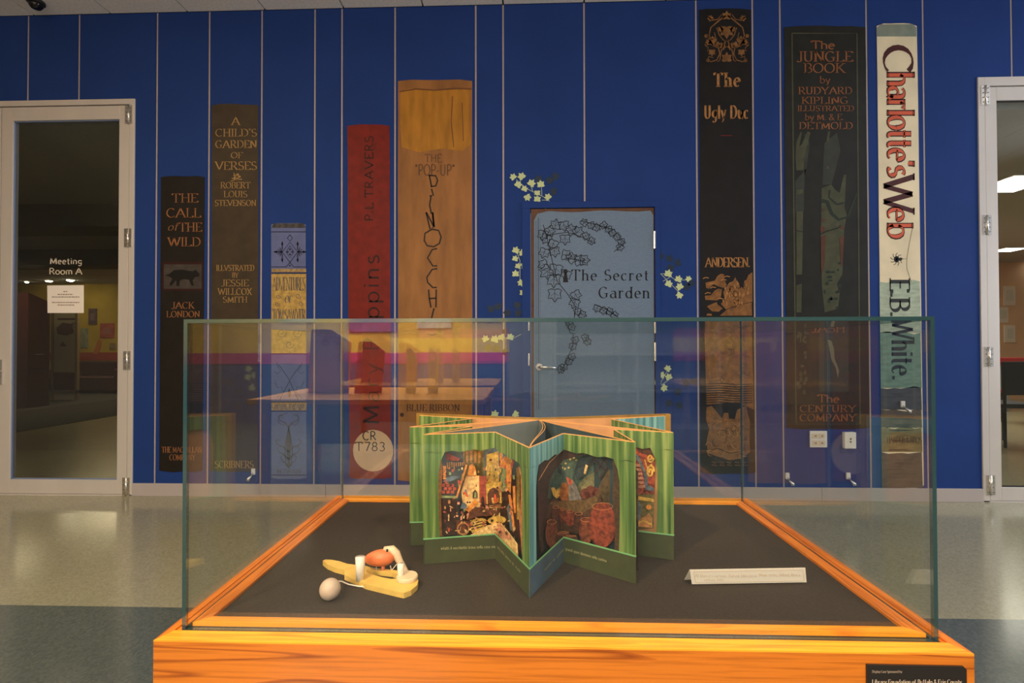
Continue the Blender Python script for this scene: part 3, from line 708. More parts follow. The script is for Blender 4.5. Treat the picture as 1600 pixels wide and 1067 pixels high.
for cx, cy, r_ in ((435, 463, 4), (466, 462, 5), (433, 475, 4), (470, 474, 4), (440, 520, 8), (464, 520, 8), (452, 538, 7)):
    ik.line([(cx+r_*(1-i/14)*math.cos(i*.7), cy+r_*(1-i/14)*math.sin(i*.7)) for i in range(12)], .9)
ik.build('title_lettering', WM(O2), wm('dull_brown_ink', 82, 78, 78, .1), S3)
ik = Ink()
for sx in (-1, 1):
    for k_, (yy, w_) in enumerate(((652, 16), (690, 20), (702, 17), (715, 12))):
        ik.line([(451, yy+16), (451+sx*w_*.4, yy+8), (451+sx*w_*.85, yy+5), (451+sx*w_, yy-1), (451+sx*(w_-4), yy-5), (451+sx*(w_-6), yy-1)], 1.9, .8)
    ik.line([(451+sx*2, 645), (451+sx*14, 650), (451+sx*17, 658), (451+sx*10, 665), (451+sx*3, 660)], 1.1)
    ik.line([(451, 668), (451+sx*6, 700), (451+sx*4, 728)], 1.3)
ik.poly([(451, 662), (455, 690), (452.5, 730), (449.5, 730), (447, 690)])
text(ik, 'M.TWAIN', 433, 733, 470, 739, thick=.16)
text(ik, 'MARK TWAIN', 429, 631, 474, 639.5, thick=.12)
ik.build('bronze_ornament', WM(O2), wm('bronze_ornament', 78, 72, 74, .2), S3)
# 4 -------- red spine
S4 = spine('book_spine_graphic', 543, 195, 608.5, 748, wm('red_buckram', 102, 20, 10, .18, scale=14), 'red book spine graphic lettered upwards with a round cream shelf label at its foot', xb0=546, xb1=612)
ik = Ink(); text(ik, 'P.L TRAVERS', 570, 213, 583, 345, rot=1, thick=.14, thin=.8, serif=0, nib=0, gap=.2, space=.4); ik.build('author_lettering', WM(O1), wm('dark_red_ink', 38, 14, 12, 0), S4)
ik = Ink(); text(ik, 'Mary Poppins', 567, 399, 592, 663, rot=1, thick=.12, thin=.8, serif=0, nib=0, gap=.22, space=.45); ik.build('title_lettering', WM(O1), MATS['dark_red_ink'], S4)
Ink().disc(583, 704, 31.5, 32.5, 28).build('shelf_label', WM(O2), wm('cream_label', 178, 148, 118, .06), S4, 'round cream shelf label')
ik = Ink(); text(ik, 'CR', 567, 674, 587.5, 687.5, thick=.14, thin=.9, serif=0, nib=0); text(ik, 'T783', 555, 691, 601, 704.5, thick=.12, thin=.9, serif=0, nib=0, gap=.2)
ik.build('label_lettering', WM(O3), wm('pen_ink', 40, 28, 24, 0), S4)
# 5 -------- tan spine
S5 = spine('book_spine_graphic', 622, 125, 738, 752, wm('tan_kraft_cloth', 132, 88, 46, .22, scale=5, stretch=(2, 1, .5)), 'wide tan book spine graphic with tumbling stick letters and BLUE RIBBON at its foot', j=.6)
MATS['mustard_wash'] = wm('mustard_wash', 152, 102, 30, .2, scale=6, stretch=(3, 1, .6))
Ink().poly([(626, 142), (640, 138), (690, 141), (734, 139), (733, 190), (736, 225), (722, 236), (690, 232), (655, 238), (628, 230), (625, 190)]).build('mustard_wash', WM(O1), MATS['mustard_wash'], S5)
ik = Ink()
ik.line([(624, 143), (650, 139), (680, 141), (710, 138), (737, 139)], 2.2)
ik.line([(707, 150), (705, 190), (709, 230)], 1.4); ik.line([(722, 160), (724, 220)], 1.2)
ik.build('stain_line', WM(O2), wm('brown_stain', 98, 60, 34, .2), S5)
ik = Ink(); text(ik, 'THE', 664, 241, 690, 253.5, thick=.13, thin=.8, serif=0); text(ik, '"POP-UP"', 649, 257, 710, 274, thick=.13, thin=.8, serif=0)
ik.build('faded_lettering', WM(O2), wm('faded_brown_ink', 92, 62, 40, .2), S5)
def c7(x, y): return (610+x*140/622., 260+y*240/1067.)
ik = Ink()
for pts in ([(270, 60), (285, 140)], [(265, 62), (315, 65), (328, 98), (315, 135), (280, 140)], [(285, 155), (298, 200), (272, 205)], [(282, 205), (272, 270), (285, 330)], [(248, 318), (275, 435), (300, 420), (293, 318)], [(248, 318), (300, 415)], [(293, 318), (305, 420)], [(290, 435), (335, 445), (352, 490), (340, 535), (300, 558), (255, 550), (235, 515), (240, 465), (290, 435)], [(325, 570), (290, 578), (258, 635), (295, 692), (325, 690)], [(325, 710), (290, 715), (253, 770), (258, 805), (295, 842), (322, 840)], [(265, 855), (270, 920), (282, 980)], [(318, 855), (316, 980)], [(268, 918), (318, 915)], [(303, 985), (285, 1055)]):
    ik.line([c7(*p) for p in pts], 2.4)
ik.line([(662+14*math.cos(R(a))+13, 512+12*math.sin(R(a))) for a in range(0, 361, 45)], 2.2)
ik.build('stick_lettering', WM(O2), wm('charcoal_stick', 38, 28, 20, .1), S5)
ik = Ink(); text(ik, 'BLUE RIBBON', 635.5, 631.5, 718, 642, thick=.16, gap=.16); ik.disc(628, 648, 3.2); ik.build('publisher_lettering', WM(O2), wm('dark_brown_ink', 62, 38, 24, 0), S5)
# 7 -------- black and gold spine
S7 = spine('book_spine_graphic', 1092, 14, 1173, 740, wm('black_cloth', 20, 18, 18, .2), 'tall black book spine graphic with gold scrollwork on top and gold landscape below', xb0=1095, xb1=1180, j=.4)
Mgo = wm('antique_gold_print', 112, 76, 42, .3, scale=24); Mgl = wm('bright_gold_print', 148, 104, 60, .25, scale=30)
ik = Ink()
def cA(x, y): return (1090+x*100/534., y*200/1067.)
for sx in (1, -1):
    def q(x, y): return cA(243+sx*(x-243), y)
    for pts, w_ in (([(235, 130), (180, 170), (110, 230), (95, 300), (120, 330), (150, 310), (140, 270)], 2.4), ([(100, 330), (130, 380), (175, 400), (185, 450), (160, 500), (110, 515), (80, 500), (95, 470), (130, 480)], 2.2), ([(240, 330), (270, 370), (290, 430), (300, 500), (320, 515)], 2.0), ([(90, 140), (120, 170), (170, 160), (200, 120)], 2.2), ([(160, 230), (180, 290), (210, 330), (240, 345)], 1.8), ([(60, 370), (90, 400), (80, 430)], 1.5)):
        ik.line([q(*p) for p in pts], w_, w_*.45)
    for x_, y_, s_, r_ in ((130, 345, 9, -60*sx), (95, 350, 6, -100*sx), (120, 430, 7, 180), (205, 390, 7, 40*sx), (190, 250, 6, 20*sx), (110, 155, 6, -40*sx), (75, 300, 4, -90*sx), (90, 500, 4, -120*sx), (165, 370, 6, 120*sx)):
        px, py = q(x_, y_); ik.poly(ivy_pts(px, py, s_, r_))
px, py = cA(243, 250); ik.poly(ivy_pts(px, py, 13, 180)); px, py = cA(243, 140); ik.poly(ivy_pts(px, py, 9, 0)); px, py = cA(243, 490); ik.poly(ivy_pts(px, py, 10, 0))
ik.build('arabesque_print', WM(O1), Mgo, S7)
ik = Ink(); text(ik, 'The', 1116, 114, 1156, 135, thick=.2, serif=.12, gap=.25); text(ik, 'Ugly Duc', 1101, 165, 1169, 185, thick=.17, serif=.07, gap=.2, space=.4); text(ik, 'ANDERSEN.', 1102.5, 402.5, 1171, 417, thick=.17, gap=.05)
for i in range(5): ik.line([(1112+i*12, 722), (1119+i*12, 722), (1112+i*12, 727), (1120+i*12, 727)], .7)
ik.build('spine_lettering', WM(O1), Mgl, S7)
Ink().rect(1126, 211, 1144, 212.4).build('red_rule', WM(O1), wm('red_rule', 92, 26, 30, 0), S7)
def cB(x, y): return (1090+x*100/970., 390+y*110/1067.)
ik = Ink()
for P_ in ([(120, 500), (160, 490), (260, 470), (300, 400), (350, 365), (405, 375), (400, 430), (440, 540), (390, 580), (320, 560), (240, 520), (170, 595), (130, 580)], [(120, 760), (110, 700), (200, 690), (260, 620), (310, 590), (370, 600), (350, 740), (290, 770)], [(140, 860), (200, 830), (290, 795), (300, 830), (380, 890), (320, 940), (220, 935)], [(130, 1000), (150, 965), (215, 975), (215, 1000)], [(400, 700), (390, 640), (440, 560), (480, 500), (510, 490), (545, 470), (570, 415), (595, 480), (625, 500), (645, 590), (670, 560), (690, 600), (710, 470), (740, 460), (770, 385), (830, 340), (830, 790), (640, 830), (520, 870), (430, 905), (350, 820), (420, 760)], [(340, 1000), (440, 910), (620, 840), (820, 800), (825, 1000)]):
    ik.poly([cB(*p) for p in P_])
ik.poly([(1100, 500), (1174, 500), (1176, 560), (1178, 640), (1150, 628), (1104, 632), (1102, 560)])
ik.poly([(1104, 636), (1112, 634), (1122, 646), (1128, 654), (1131, 645), (1138, 645), (1139, 654), (1148, 655), (1152, 640), (1166, 634), (1168, 645), (1172, 660), (1171, 690), (1172, 706), (1160, 716), (1140, 719), (1118, 712), (1106, 708), (1104, 690), (1108, 670), (1103, 655)])
ik.build('landscape_print', WM(O1), Mgo, S7)
ik = Ink()
for i in range(34):
    x_ = random.uniform(1130, 1172); y_ = random.uniform(442, 478); ik.poly([(x_, y_-5), (x_+1.3, y_), (x_, y_+3), (x_-1.3, y_)])
for i in range(60):
    x_ = random.uniform(1106, 1166); y_ = random.choice([random.uniform(505, 600), random.uniform(655, 712)]); r_ = random.uniform(2, 4.5); a0 = random.uniform(0, 360)
    ik.line([(x_+r_*math.cos(R(a0+a)), y_+r_*math.sin(R(a0+a))) for a in range(0, 220, 30)], 1.1, .4)
for i in range(12):
    y_ = 602+i*2.4; x_ = random.uniform(1104, 1130); ik.line([(x_, y_), (x_+20, y_-1), (x_+random.uniform(30, 44), y_+.5)], .8)
for a, b in ((120, 430), (200, 520), (230, 575), (150, 660), (330, 745), (440, 410), (390, 460)): 
    x_, y_ = cB(a, b); ik.line([(x_-4, y_+1), (x_, y_-1), (x_+5, y_)], 1.3)
ik.build('gold_highlight_print', WM(O2), Mgl, S7)
ik = Ink()
for i in range(60):
    x_ = random.uniform(1104, 1170); y_ = random.choice([random.uniform(505, 625), random.uniform(655, 714), random.uniform(445, 478)]); r_ = random.uniform(2, 6); a0 = random.uniform(0, 360)
    if y_ < 480 and x_ < 1133: continue
    ik.line([(x_+r_*math.cos(R(a0+a)), y_+r_*math.sin(R(a0+a))) for a in range(0, 200, 30)], .9, .5)
for i in range(9): ik.line([(1102, 600+i*3.6), (1125, 599+i*3.6), (1150, 601+i*3.6), (1176, 600+i*3.6)], 1.5)
ik.line([(1108, 706), (1120, 700), (1140, 708), (1165, 704)], 1.2)
ik.build('black_line_print', WM(O3), wm('black_line', 34, 26, 20, 0), S7)
# 8 -------- dark green spine
S8 = spine('book_spine_graphic', 1225, 41, 1352, 670, wm('black_green_cloth', 29, 29, 25, .2), 'broad black green book spine graphic with rust lettering above the two wall plates', xb0=1229, xb1=1358, j=.8)
Mgr = wm('olive_frame_print', 66, 66, 48, .15)
ik = Ink(); ik.line([(1237.5, 52), (1339, 52), (1344, 662), (1244, 662), (1237.5, 52)], 2); ik.build('frame_print', WM(O1), Mgr, S8)
Mc = wm('rust_lettering', 122, 76, 46, .2)
ik = Ink(); text(ik, 'The', 1268, 64, 1304, 76.5, thick=.2, serif=0, thin=.6, gap=.06)
for s_, b in (('JUNGLE', (1245, 80.5, 1332, 96)), ('BOOK', (1256.5, 99, 1319.5, 113.5)), ('RUDYARD', (1248, 136, 1331, 147)), ('KIPLING', (1253, 151.5, 1325, 162)), ('ILLUSTRATED', (1246.5, 165, 1334, 173.5)), ('DETMOLD', (1249, 191, 1332, 201.5)), ('CENTURY', (1250, 633, 1337, 643.5)), ('COMPANY', (1250, 647, 1337, 658))):
    text(ik, s_, *b, thick=.17)
text(ik, 'by', 1281, 119, 1297, 130, thick=.14, serif=0); text(ik, 'by M. & E.', 1258, 178, 1318, 187.5, thick=.16, serif=.05)
text(ik, 'The', 1278, 617, 1311, 629, thick=.2, serif=0, thin=.6, gap=.06)
text(ik, 'JASH', 1268, 507, 1320, 519, thick=.15)
ik.build('spine_lettering', WM(O2), Mc, S8)
def cC(x, y): return (1215+x*150/534., 190+y*300/1067.)
ik = Ink()
for P_ in ([(100, 200), (105, 110), (130, 55), (135, 60), (120, 140), (135, 125), (165, 55), (182, 60), (150, 200), (145, 270), (105, 270)], [(105, 380), (142, 375), (140, 400), (105, 405)], [(105, 500), (142, 500), (136, 850), (105, 850)], [(272, 110), (280, 55), (292, 52), (285, 110)], [(245, 370), (300, 350), (320, 380), (345, 395), (368, 295), (382, 295), (372, 480), (385, 520), (370, 600), (365, 700), (360, 850), (330, 900), (345, 960), (335, 1040), (262, 1060), (245, 900), (240, 620)], [(272, 250), (285, 245), (288, 260), (272, 262)], [(105, 910), (135, 900), (132, 1060), (105, 1060)]):
    ik.poly([cC(*p) for p in P_])
for i in range(26): ik.disc(random.uniform(1246, 1262), random.uniform(495, 615), random.uniform(1.2, 3.6), random.uniform(1.5, 4.5), 7)
ik.build('pale_trunk_print', WM(O1), wm('moss_trunk_print', 62, 64, 46, .2, scale=16), S8)
Ink().rect(1280, 500, 1326, 612).poly([cC(*p) for p in [(150, 60), (180, 120), (160, 260), (100, 330), (100, 500), (145, 500), (150, 300)]]).poly([cC(*p) for p in [(260, 120), (330, 60), (350, 160), (300, 350), (250, 350)]]).build('shade_print', WM(.0038), wm('grey_trunk_print', 48, 50, 44, .15, scale=12), S8)
ik = Ink(); ik.line([cC(*p) for p in [(245, 440), (275, 445), (300, 510), (340, 545), (390, 530), (440, 400)]], 7, 3); ik.line([cC(*p) for p in [(290, 380), (285, 420), (330, 460), (370, 450)]], 3); ik.line([cC(*p) for p in [(105, 605), (140, 612)]], 2)
for i in range(16): ik.disc(*cC(random.uniform(250, 355), random.uniform(780, 1040)), random.uniform(2, 5), random.uniform(1.5, 4), 7)
ik.build('dark_foliage_print', WM(O2), wm('forest_print', 34, 42, 34, .15), S8)
ik = Ink(); ik.line([cC(*p) for p in [(240, 625), (270, 610), (340, 590), (350, 575)]], 1.4)
ik.build('branch_print', WM(O3), wm('branch_black', 22, 20, 18, 0), S8)
ik = Ink(); ik.poly([cC(*p) for p in [(240, 640), (268, 630), (262, 780), (248, 850), (242, 840)]]); ik.poly([cC(*p) for p in [(345, 650), (370, 630), (362, 800), (352, 800)]])
ik.disc(*cC(250, 598), 4, 5); ik.disc(*cC(358, 588), 3, 3); ik.disc(*cC(252, 490), 2, 2); ik.disc(*cC(253, 548), 2.6, 3.2)
ik.build('russet_print', WM(O3), wm('russet_print', 74, 46, 32, .2), S8)
ik = Ink(); ik.poly([(1293, 531), (1299, 532), (1303, 545), (1304, 560), (1308, 570), (1311, 580), (1309, 590), (1306, 575), (1299, 562), (1296, 545)]); ik.build('pale_figure_print', WM(O2), wm('pale_moss_print', 104, 98, 76, .1), S8)
# 9 -------- cream spine
S9 = spine('book_spine_graphic', 1369.5, 37, 1432, 762, wm('cream_paper_spine', 205, 192, 162, .1, scale=4), 'cream to green book spine graphic with large red letters reading downwards and a spider', xb0=1378, xb1=1443, j=.4, chamfer=4)
Ink().poly([(1370, 43), (1376, 38), (1426, 37.5), (1432, 43), (1432, 57), (1370, 57)]).build('grey_green_head_print', WM(.0038), wm('grey_green_head', 116, 124, 112, .15), S9)
for (a, b, nm, c) in ((440, 520, 'pale_green_print', (146, 158, 140)), (520, 606, 'sea_green_print', (96, 122, 108)), (606, 640, 'slate_earth_print', (62, 64, 66)), (640, 668, 'brown_earth_print', (80, 70, 58)), (668, 706, 'ochre_earth_print', (108, 96, 62)), (706, 762, 'umber_earth_print', (76, 70, 62))):
    def xl(y): return 1369.5+8.5*(y-37)/725
    pts = [(xl(a), a)]+[(xl(a)+63*i/6, a+random.uniform(-4, 4)) for i in range(1, 6)]+[(xl(a)+63, a), (xl(b)+64, b), (xl(b), b)]
    Ink().poly(pts).build(nm, WM(O1), wm(nm, *c, .2, scale=14, stretch=(1, 1, 3)), S9)
ik = Ink()
for i in range(22): y_ = random.uniform(612, 755); x_ = random.uniform(1380, 1400); ik.line([(x_, y_), (x_+15, y_+random.uniform(-2, 2)), (x_+random.uniform(25, 38), y_)], random.uniform(.6, 1.6))
ik.build('dark_streak_print', WM(O2), wm('streak_dark', 54, 52, 50, .1), S9)
D1 = wm('maroon_letter', 66, 30, 30, .15); D2 = wm('vermilion_letter', 186, 84, 58, .12); D3 = wm('letter_outline_ink', 58, 26, 24, 0); D4 = wm('dark_green_letter', 40, 44, 42, .1)  # D3 is the dark printed outline behind the red letters
ik = Ink(); text(ik, 'C', 1381, 73, 1426, 114, rot=2, thick=.2, serif=0, thin=.3); text(ik, 'W', 1381, 276, 1428, 330, rot=2, thick=.17, serif=.06)
ik.build('capital_lettering', WM(O2), D1, S9)
ik = Ink(); text(ik, "harlotte's", 1387, 114, 1428, 275, rot=2, thick=.23, serif=.07, thin=.4, gap=.07); text(ik, 'eb', 1387, 325, 1426, 371, rot=2, thick=.22, serif=.05, thin=.4)
ik.build('letter_outline', WM(O2), D3, S9)
ik = Ink(); text(ik, "harlotte's", 1388, 114.5, 1427, 274.5, rot=2, thick=.15, serif=.03, thin=.35, gap=.07); text(ik, 'eb', 1388, 325.5, 1425, 370.5, rot=2, thick=.14, serif=.02, thin=.35)
ik.build('red_lettering', WM(O3), D2, S9)
ik = Ink(); text(ik, 'E.B.', 1391, 437, 1421, 493, rot=2, thick=.2, serif=.12); text(ik, 'White.', 1394, 500, 1428, 592, rot=2, thick=.17, serif=.06)
text(ik, 'HARPER & BROS', 1386, 683, 1440, 692, thick=.14)
ik.disc(1401, 405, 4.2, 5); ik.disc(1407, 405, 2.5)
for a in range(20, 360, 40): ik.line([(1401, 405), (1401+7*math.cos(R(a)), 405+7*math.sin(R(a))), (1401+10*math.cos(R(a+18)), 405+10*math.sin(R(a+18)))], .9)
ik.line([(1407, 405), (1417, 404), (1421, 380), (1426, 355)], .6); ik.line([(1417, 404), (1417, 420), (1424, 440)], .6)
ik.build('dark_lettering', WM(O2), D4, S9)

# ---------------------------------------------------------------- ivy decals
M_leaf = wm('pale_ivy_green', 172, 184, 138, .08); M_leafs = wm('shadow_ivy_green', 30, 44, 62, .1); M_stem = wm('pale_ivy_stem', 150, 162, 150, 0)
def sprig(label, leaves, stems, shad, s=6.2):
    x_, y_ = c5(*leaves[0]); t = thing('ivy_decal', wp(x_, y_), label, 'wall decal', group='painted ivy sprigs around the storybook door')
    if shad:
        for (a, b) in shad:
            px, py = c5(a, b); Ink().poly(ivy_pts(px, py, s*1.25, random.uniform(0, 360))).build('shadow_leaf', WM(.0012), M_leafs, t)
    ik = Ink()
    for st in stems: ik.line([c5(*p) for p in st], .9)
    ik.build('stem', WM(.0018), M_stem, t)
    for (a, b) in leaves:
        px, py = c5(a, b); Ink().poly(ivy_pts(px, py, s*random.uniform(.95, 1.3), random.uniform(-60, 60)+(180 if random.random() < .4 else 0))).build('leaf', WM(.0024), M_leaf, t)
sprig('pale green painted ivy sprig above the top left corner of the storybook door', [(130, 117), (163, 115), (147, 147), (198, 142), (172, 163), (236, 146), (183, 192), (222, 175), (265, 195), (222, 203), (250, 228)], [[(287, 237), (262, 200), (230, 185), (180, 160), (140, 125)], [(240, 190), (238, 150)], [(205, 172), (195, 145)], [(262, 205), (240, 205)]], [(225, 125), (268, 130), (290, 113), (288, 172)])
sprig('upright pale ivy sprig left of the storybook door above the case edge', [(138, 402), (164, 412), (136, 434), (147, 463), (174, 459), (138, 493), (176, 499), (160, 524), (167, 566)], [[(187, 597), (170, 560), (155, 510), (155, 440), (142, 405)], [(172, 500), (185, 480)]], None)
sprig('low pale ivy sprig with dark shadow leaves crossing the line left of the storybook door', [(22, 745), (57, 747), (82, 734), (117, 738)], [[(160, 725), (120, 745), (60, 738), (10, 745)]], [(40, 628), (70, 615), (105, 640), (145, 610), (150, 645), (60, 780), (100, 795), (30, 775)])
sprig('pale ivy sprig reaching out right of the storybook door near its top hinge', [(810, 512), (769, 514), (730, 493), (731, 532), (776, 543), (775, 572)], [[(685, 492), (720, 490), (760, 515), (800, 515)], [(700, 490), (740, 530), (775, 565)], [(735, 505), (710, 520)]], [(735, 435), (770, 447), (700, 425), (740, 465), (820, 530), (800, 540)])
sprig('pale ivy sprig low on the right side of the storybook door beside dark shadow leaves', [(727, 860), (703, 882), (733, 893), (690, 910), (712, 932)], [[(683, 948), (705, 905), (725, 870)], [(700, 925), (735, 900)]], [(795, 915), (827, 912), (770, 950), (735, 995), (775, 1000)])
sprig('two pale ivy leaves peeking just above the open book left of the door', [(57, 1038), (136, 1034)], [[(40, 1050), (70, 1045), (150, 1050)]], None)

# ---------------------------------------------------------------- wall plates and little hooks
def plate(px0, py0, px1, py1, label, d, kind):
    a = wp(px0, py1); b = wp(px1, py0)
    t = thing('wall_plate', ((a.x+b.x)/2, 0, a.z), label, 'outlet')
    box('cover_plate', a.x, b.x, -d, 0, a.z, b.z, M_white, t, .003)
    return t, a, b
t, a, b = plate(1264.5, 673, 1291, 698.5, 'square white outlet plate with several sockets under the black green spine', .012, 0)
dx = (b.x-a.x)
for i in range(2):
    for j in range(2):
        so = box('socket', a.x+dx*(.14+.38*i), a.x+dx*(.46+.38*i), -.016, -.011, a.z+dx*(.12+.42*j), a.z+dx*(.42+.42*j), mat('ivory_socket', (.72, .62, .5, 1), rough=.4), t, .001)
        box('socket_slot', a.x+dx*(.24+.38*i), a.x+dx*(.36+.38*i), -.0165, -.0158, a.z+dx*(.22+.42*j), a.z+dx*(.30+.42*j), mat('socket_dark', (.35, .2, .12, 1), rough=.5), so)
t, a, b = plate(1316, 674.5, 1333.5, 699.5, 'narrow white wall plate with two dark dots right of the square outlet', .03, 0)
for zz in (.42, .6):
    c = Vector(((a.x+b.x)/2, -.031, a.z+(b.z-a.z)*zz)); MB().tube([c, c+Vector((0, -.002, 0))], .006, 10).build('screw', M_black, t)
for px, py, lb in ((396.5, 741, 'tiny white bracket with chrome knob low on the wall beneath the olive brown spine'), (1229.5, 748, 'tiny chrome bracket low on the wall at the strip below the black green spine'), (1324.5, 748, 'tiny white bracket with a cord end low on the wall below the narrow plate'), (1409, 636, 'tiny white curved hook on the lower cream and green spine')):
    c = wp(px, py); t = thing('wall_hook', (c.x, 0, c.z-.03), lb, 'hook')
    y0 = -.004 if px == 1409 else 0
    box('bracket_plate', c.x-.014, c.x+.014, y0-.012, y0, c.z-.0, c.z+.045, M_white, t, .002)
    sx = -1 if px < 500 else 1
    MB().tube([(c.x, y0-.012, c.z+.01), (c.x, y0-.035, c.z-.005), (c.x+sx*.012, y0-.05, c.z-.02), (c.x+sx*.016, y0-.055, c.z-.035)], [.006, .007, .012, .011], 10).build('knob', M_chrome, t, True)

# ceiling dome camera
c = hp(56, 2, HC)
t = thing('dome_camera', (c.x, c.y, HC), 'small dark dome camera on the ceiling above the left door', 'camera')
MB().lathe((c.x, c.y, HC), [(.055, 0), (.055, -.015), (.045, -.02)], 20).build('mounting_ring', M_black, t)
MB().lathe((c.x, c.y, HC), [(.045, -.015), (.042, -.035), (.03, -.052), (.012, -.06), (.002, -.061)], 20).build('dome', mat('smoked_dome', (.01, .01, .01, 1), rough=.1), t, True)

# ================================================================ DISPLAY CASE
u = D
def R4(l): return [q*u for q in l]
oxl, oxr, oyf, oyb = R4((-.1533854, .1739442, .19632458, .39155465)); oyf -= D; oyb -= D
gxl, gxr, gyf, gyb = R4((-.14809282, .16793224, .20547331, .38492549)); gyf -= D; gyb -= D
fxl, fxr, fyf, fyb = R4((-.13946078, .15930374, .21299369, .37705915)); fyf -= D; fyb -= D
GZT = CH + .012327*u
wk = 1.25
W1 = wood('oak_front', sc(198, 116, 34, 1.0), sc(184, 102, 28, 1.0), sc(146, 74, 20, 1.0), 0)
W2 = wood('oak_rail_x', sc(238, 150, 40, wk), sc(232, 142, 36, wk), sc(218, 124, 32, wk), 0, rough=.4)  # lighter than oak_front: stronger light on the top rails put into colour
W3 = wood('oak_rail_y', sc(215, 125, 40, 1.1), sc(205, 114, 34, 1.1), sc(190, 100, 28, 1.1), 1, rough=.4)
M_felt = mat('dark_brown_felt', (.040, .030, .024, 1), rough=.85, noise=.15, scale=200, bump=.1, spec=.25)
M_gask = mat('black_gasket', (.02, .016, .014, 1), rough=.6)
case = thing('display_case', ((oxl+oxr)/2, (oyf+oyb)/2, 0), 'orange oak museum display case with felt deck and glass hood', 'display case')
box('front_panel', oxl, oxr, oyf, oyf+.02, .09, ZD-.0025, W1, case)
box('back_panel', oxl, oxr, oyb-.02, oyb, .09, ZD-.0025, W1, case)
box('side_panel', oxl, oxl+.02, oyf+.02, oyb-.02, .09, ZD-.0025, W3, case)
box('side_panel', oxr-.02, oxr, oyf+.02, oyb-.02, .09, ZD-.0025, W3, case)
box('plinth', oxl+.06, oxr-.06, oyf+.06, oyb-.06, 0, .09, M_black, case)
def frame_ring(name, o, i, z0, z1, parent):
    (ax, bx_, ay, by), (cx, dx_, cy, dy) = o, i
    q = [((ax, ay), (bx_, ay), (dx_, cy), (cx, cy), W2), ((bx_, by), (ax, by), (cx, dy), (dx_, dy), W2), ((ax, by), (ax, ay), (cx, cy), (cx, dy), W3), ((bx_, ay), (bx_, by), (dx_, dy), (dx_, cy), W3)]
    for *p, mm in q:
        MB().prism([(x_, y_, z0) for x_, y_ in p], (0, 0, z1-z0)).build(name, mm, parent)
og = (gxl-.007, gxr+.007, gyf-.007, gyb+.007)   # groove outer
ig = (gxl+.010, gxr-.010, gyf+.010, gyb-.010)
frame_ring('outer_rail', (oxl, oxr, oyf, oyb), og, ZD-.0024, ZD, case)
frame_ring('inner_rail', ig, (fxl, fxr, fyf, fyb), ZD-.019, ZD+.003, case)
box('gasket', og[0]+.0002, og[1]-.0002, og[2]+.0002, og[3]-.0002, ZD-.03, ZD-.003, M_gask, case)
box('felt_deck', fxl-.002, fxr+.002, fyf-.002, fyb+.002, ZD-.019, ZD-.002, M_felt, case)
# glass hood
M_glass = glass('hood_glass', (.955, .965, .955, 1), 1.0, 1.52)
M_edge = mat('green_glass_edge', (.02, .06, .05, 1), rough=.15, spec=.8, coat=.5)
M_edgeb = mat('teal_glass_edge', (.02, .055, .06, 1), rough=.12, spec=.9, coat=.8)
hood = thing('glass_hood', ((gxl+gxr)/2, (gyf+gyb)/2, ZD), 'clear five sided glass hood with green edges standing on the oak display case', 'glass cover')
T = .006
def pane(x0, x1, y0, y1, z0, z1, thin_axis):
    o = box('glass_pane', x0, x1, y0, y1, z0, z1, M_glass, hood)
    o.data.materials.append(M_edge); o.data.materials.append(M_edgeb)
    for p in o.data.polygons:
        if abs(p.normal[thin_axis]) < .5: p.material_index = 2 if abs(p.normal[2]) < .5 else 1
    return o
zb_ = ZD-.0029
pane(gxl+T, gxr-T, gyf, gyf+T, zb_, GZT-T, 1)
pane(gxl+T, gxr-T, gyb-T, gyb, zb_, GZT-T, 1)
pane(gxl, gxl+T, gyf, gyb, zb_, GZT-T, 0)
pane(gxr-T, gxr, gyf, gyb, zb_, GZT-T, 0)
pane(gxl, gxr, gyf, gyb, GZT-T, GZT, 2)
# plaque
pf = vplane((oxl, oyf), (oxr, oyf))
def PF(off): return lambda x_, y_: pf(x_, y_) + Vector((0, -off, 0))
pl = thing('sponsor_plaque', pf(1430, 1085)+Vector((0, -.001, 0)), 'black sponsor plaque on the lower right front of the oak display case', 'plaque')
a = pf(1352.5, 1036.5); b = pf(1507.5, 1039.5); h_ = .105
MB().prism([(a.x, oyf-.003, a.z), (b.x-.004, oyf-.003, b.z), (b.x, oyf-.003, b.z-.004), (b.x, oyf-.003, b.z-h_), (a.x, oyf-.003, a.z-h_)], (0, .003, 0)).build('plate', mat('plaque_black', (.018, .016, .015, 1), rough=.35), pl)
ik = Ink(); text(ik, 'Display Case Sponsored by:', 1360, 1044.5, 1407, 1048.5, thick=.1, serif=.03, space=.3, gap=.1); text(ik, 'Library Foundation of Buffalo & Erie County', 1360, 1059, 1499, 1066, thick=.16, serif=.08, space=.34, gap=.12)
ik.build('engraved_lettering', PF(.0036), mat('plaque_gold', (.55, .45, .35, 1), rough=.5), pl)

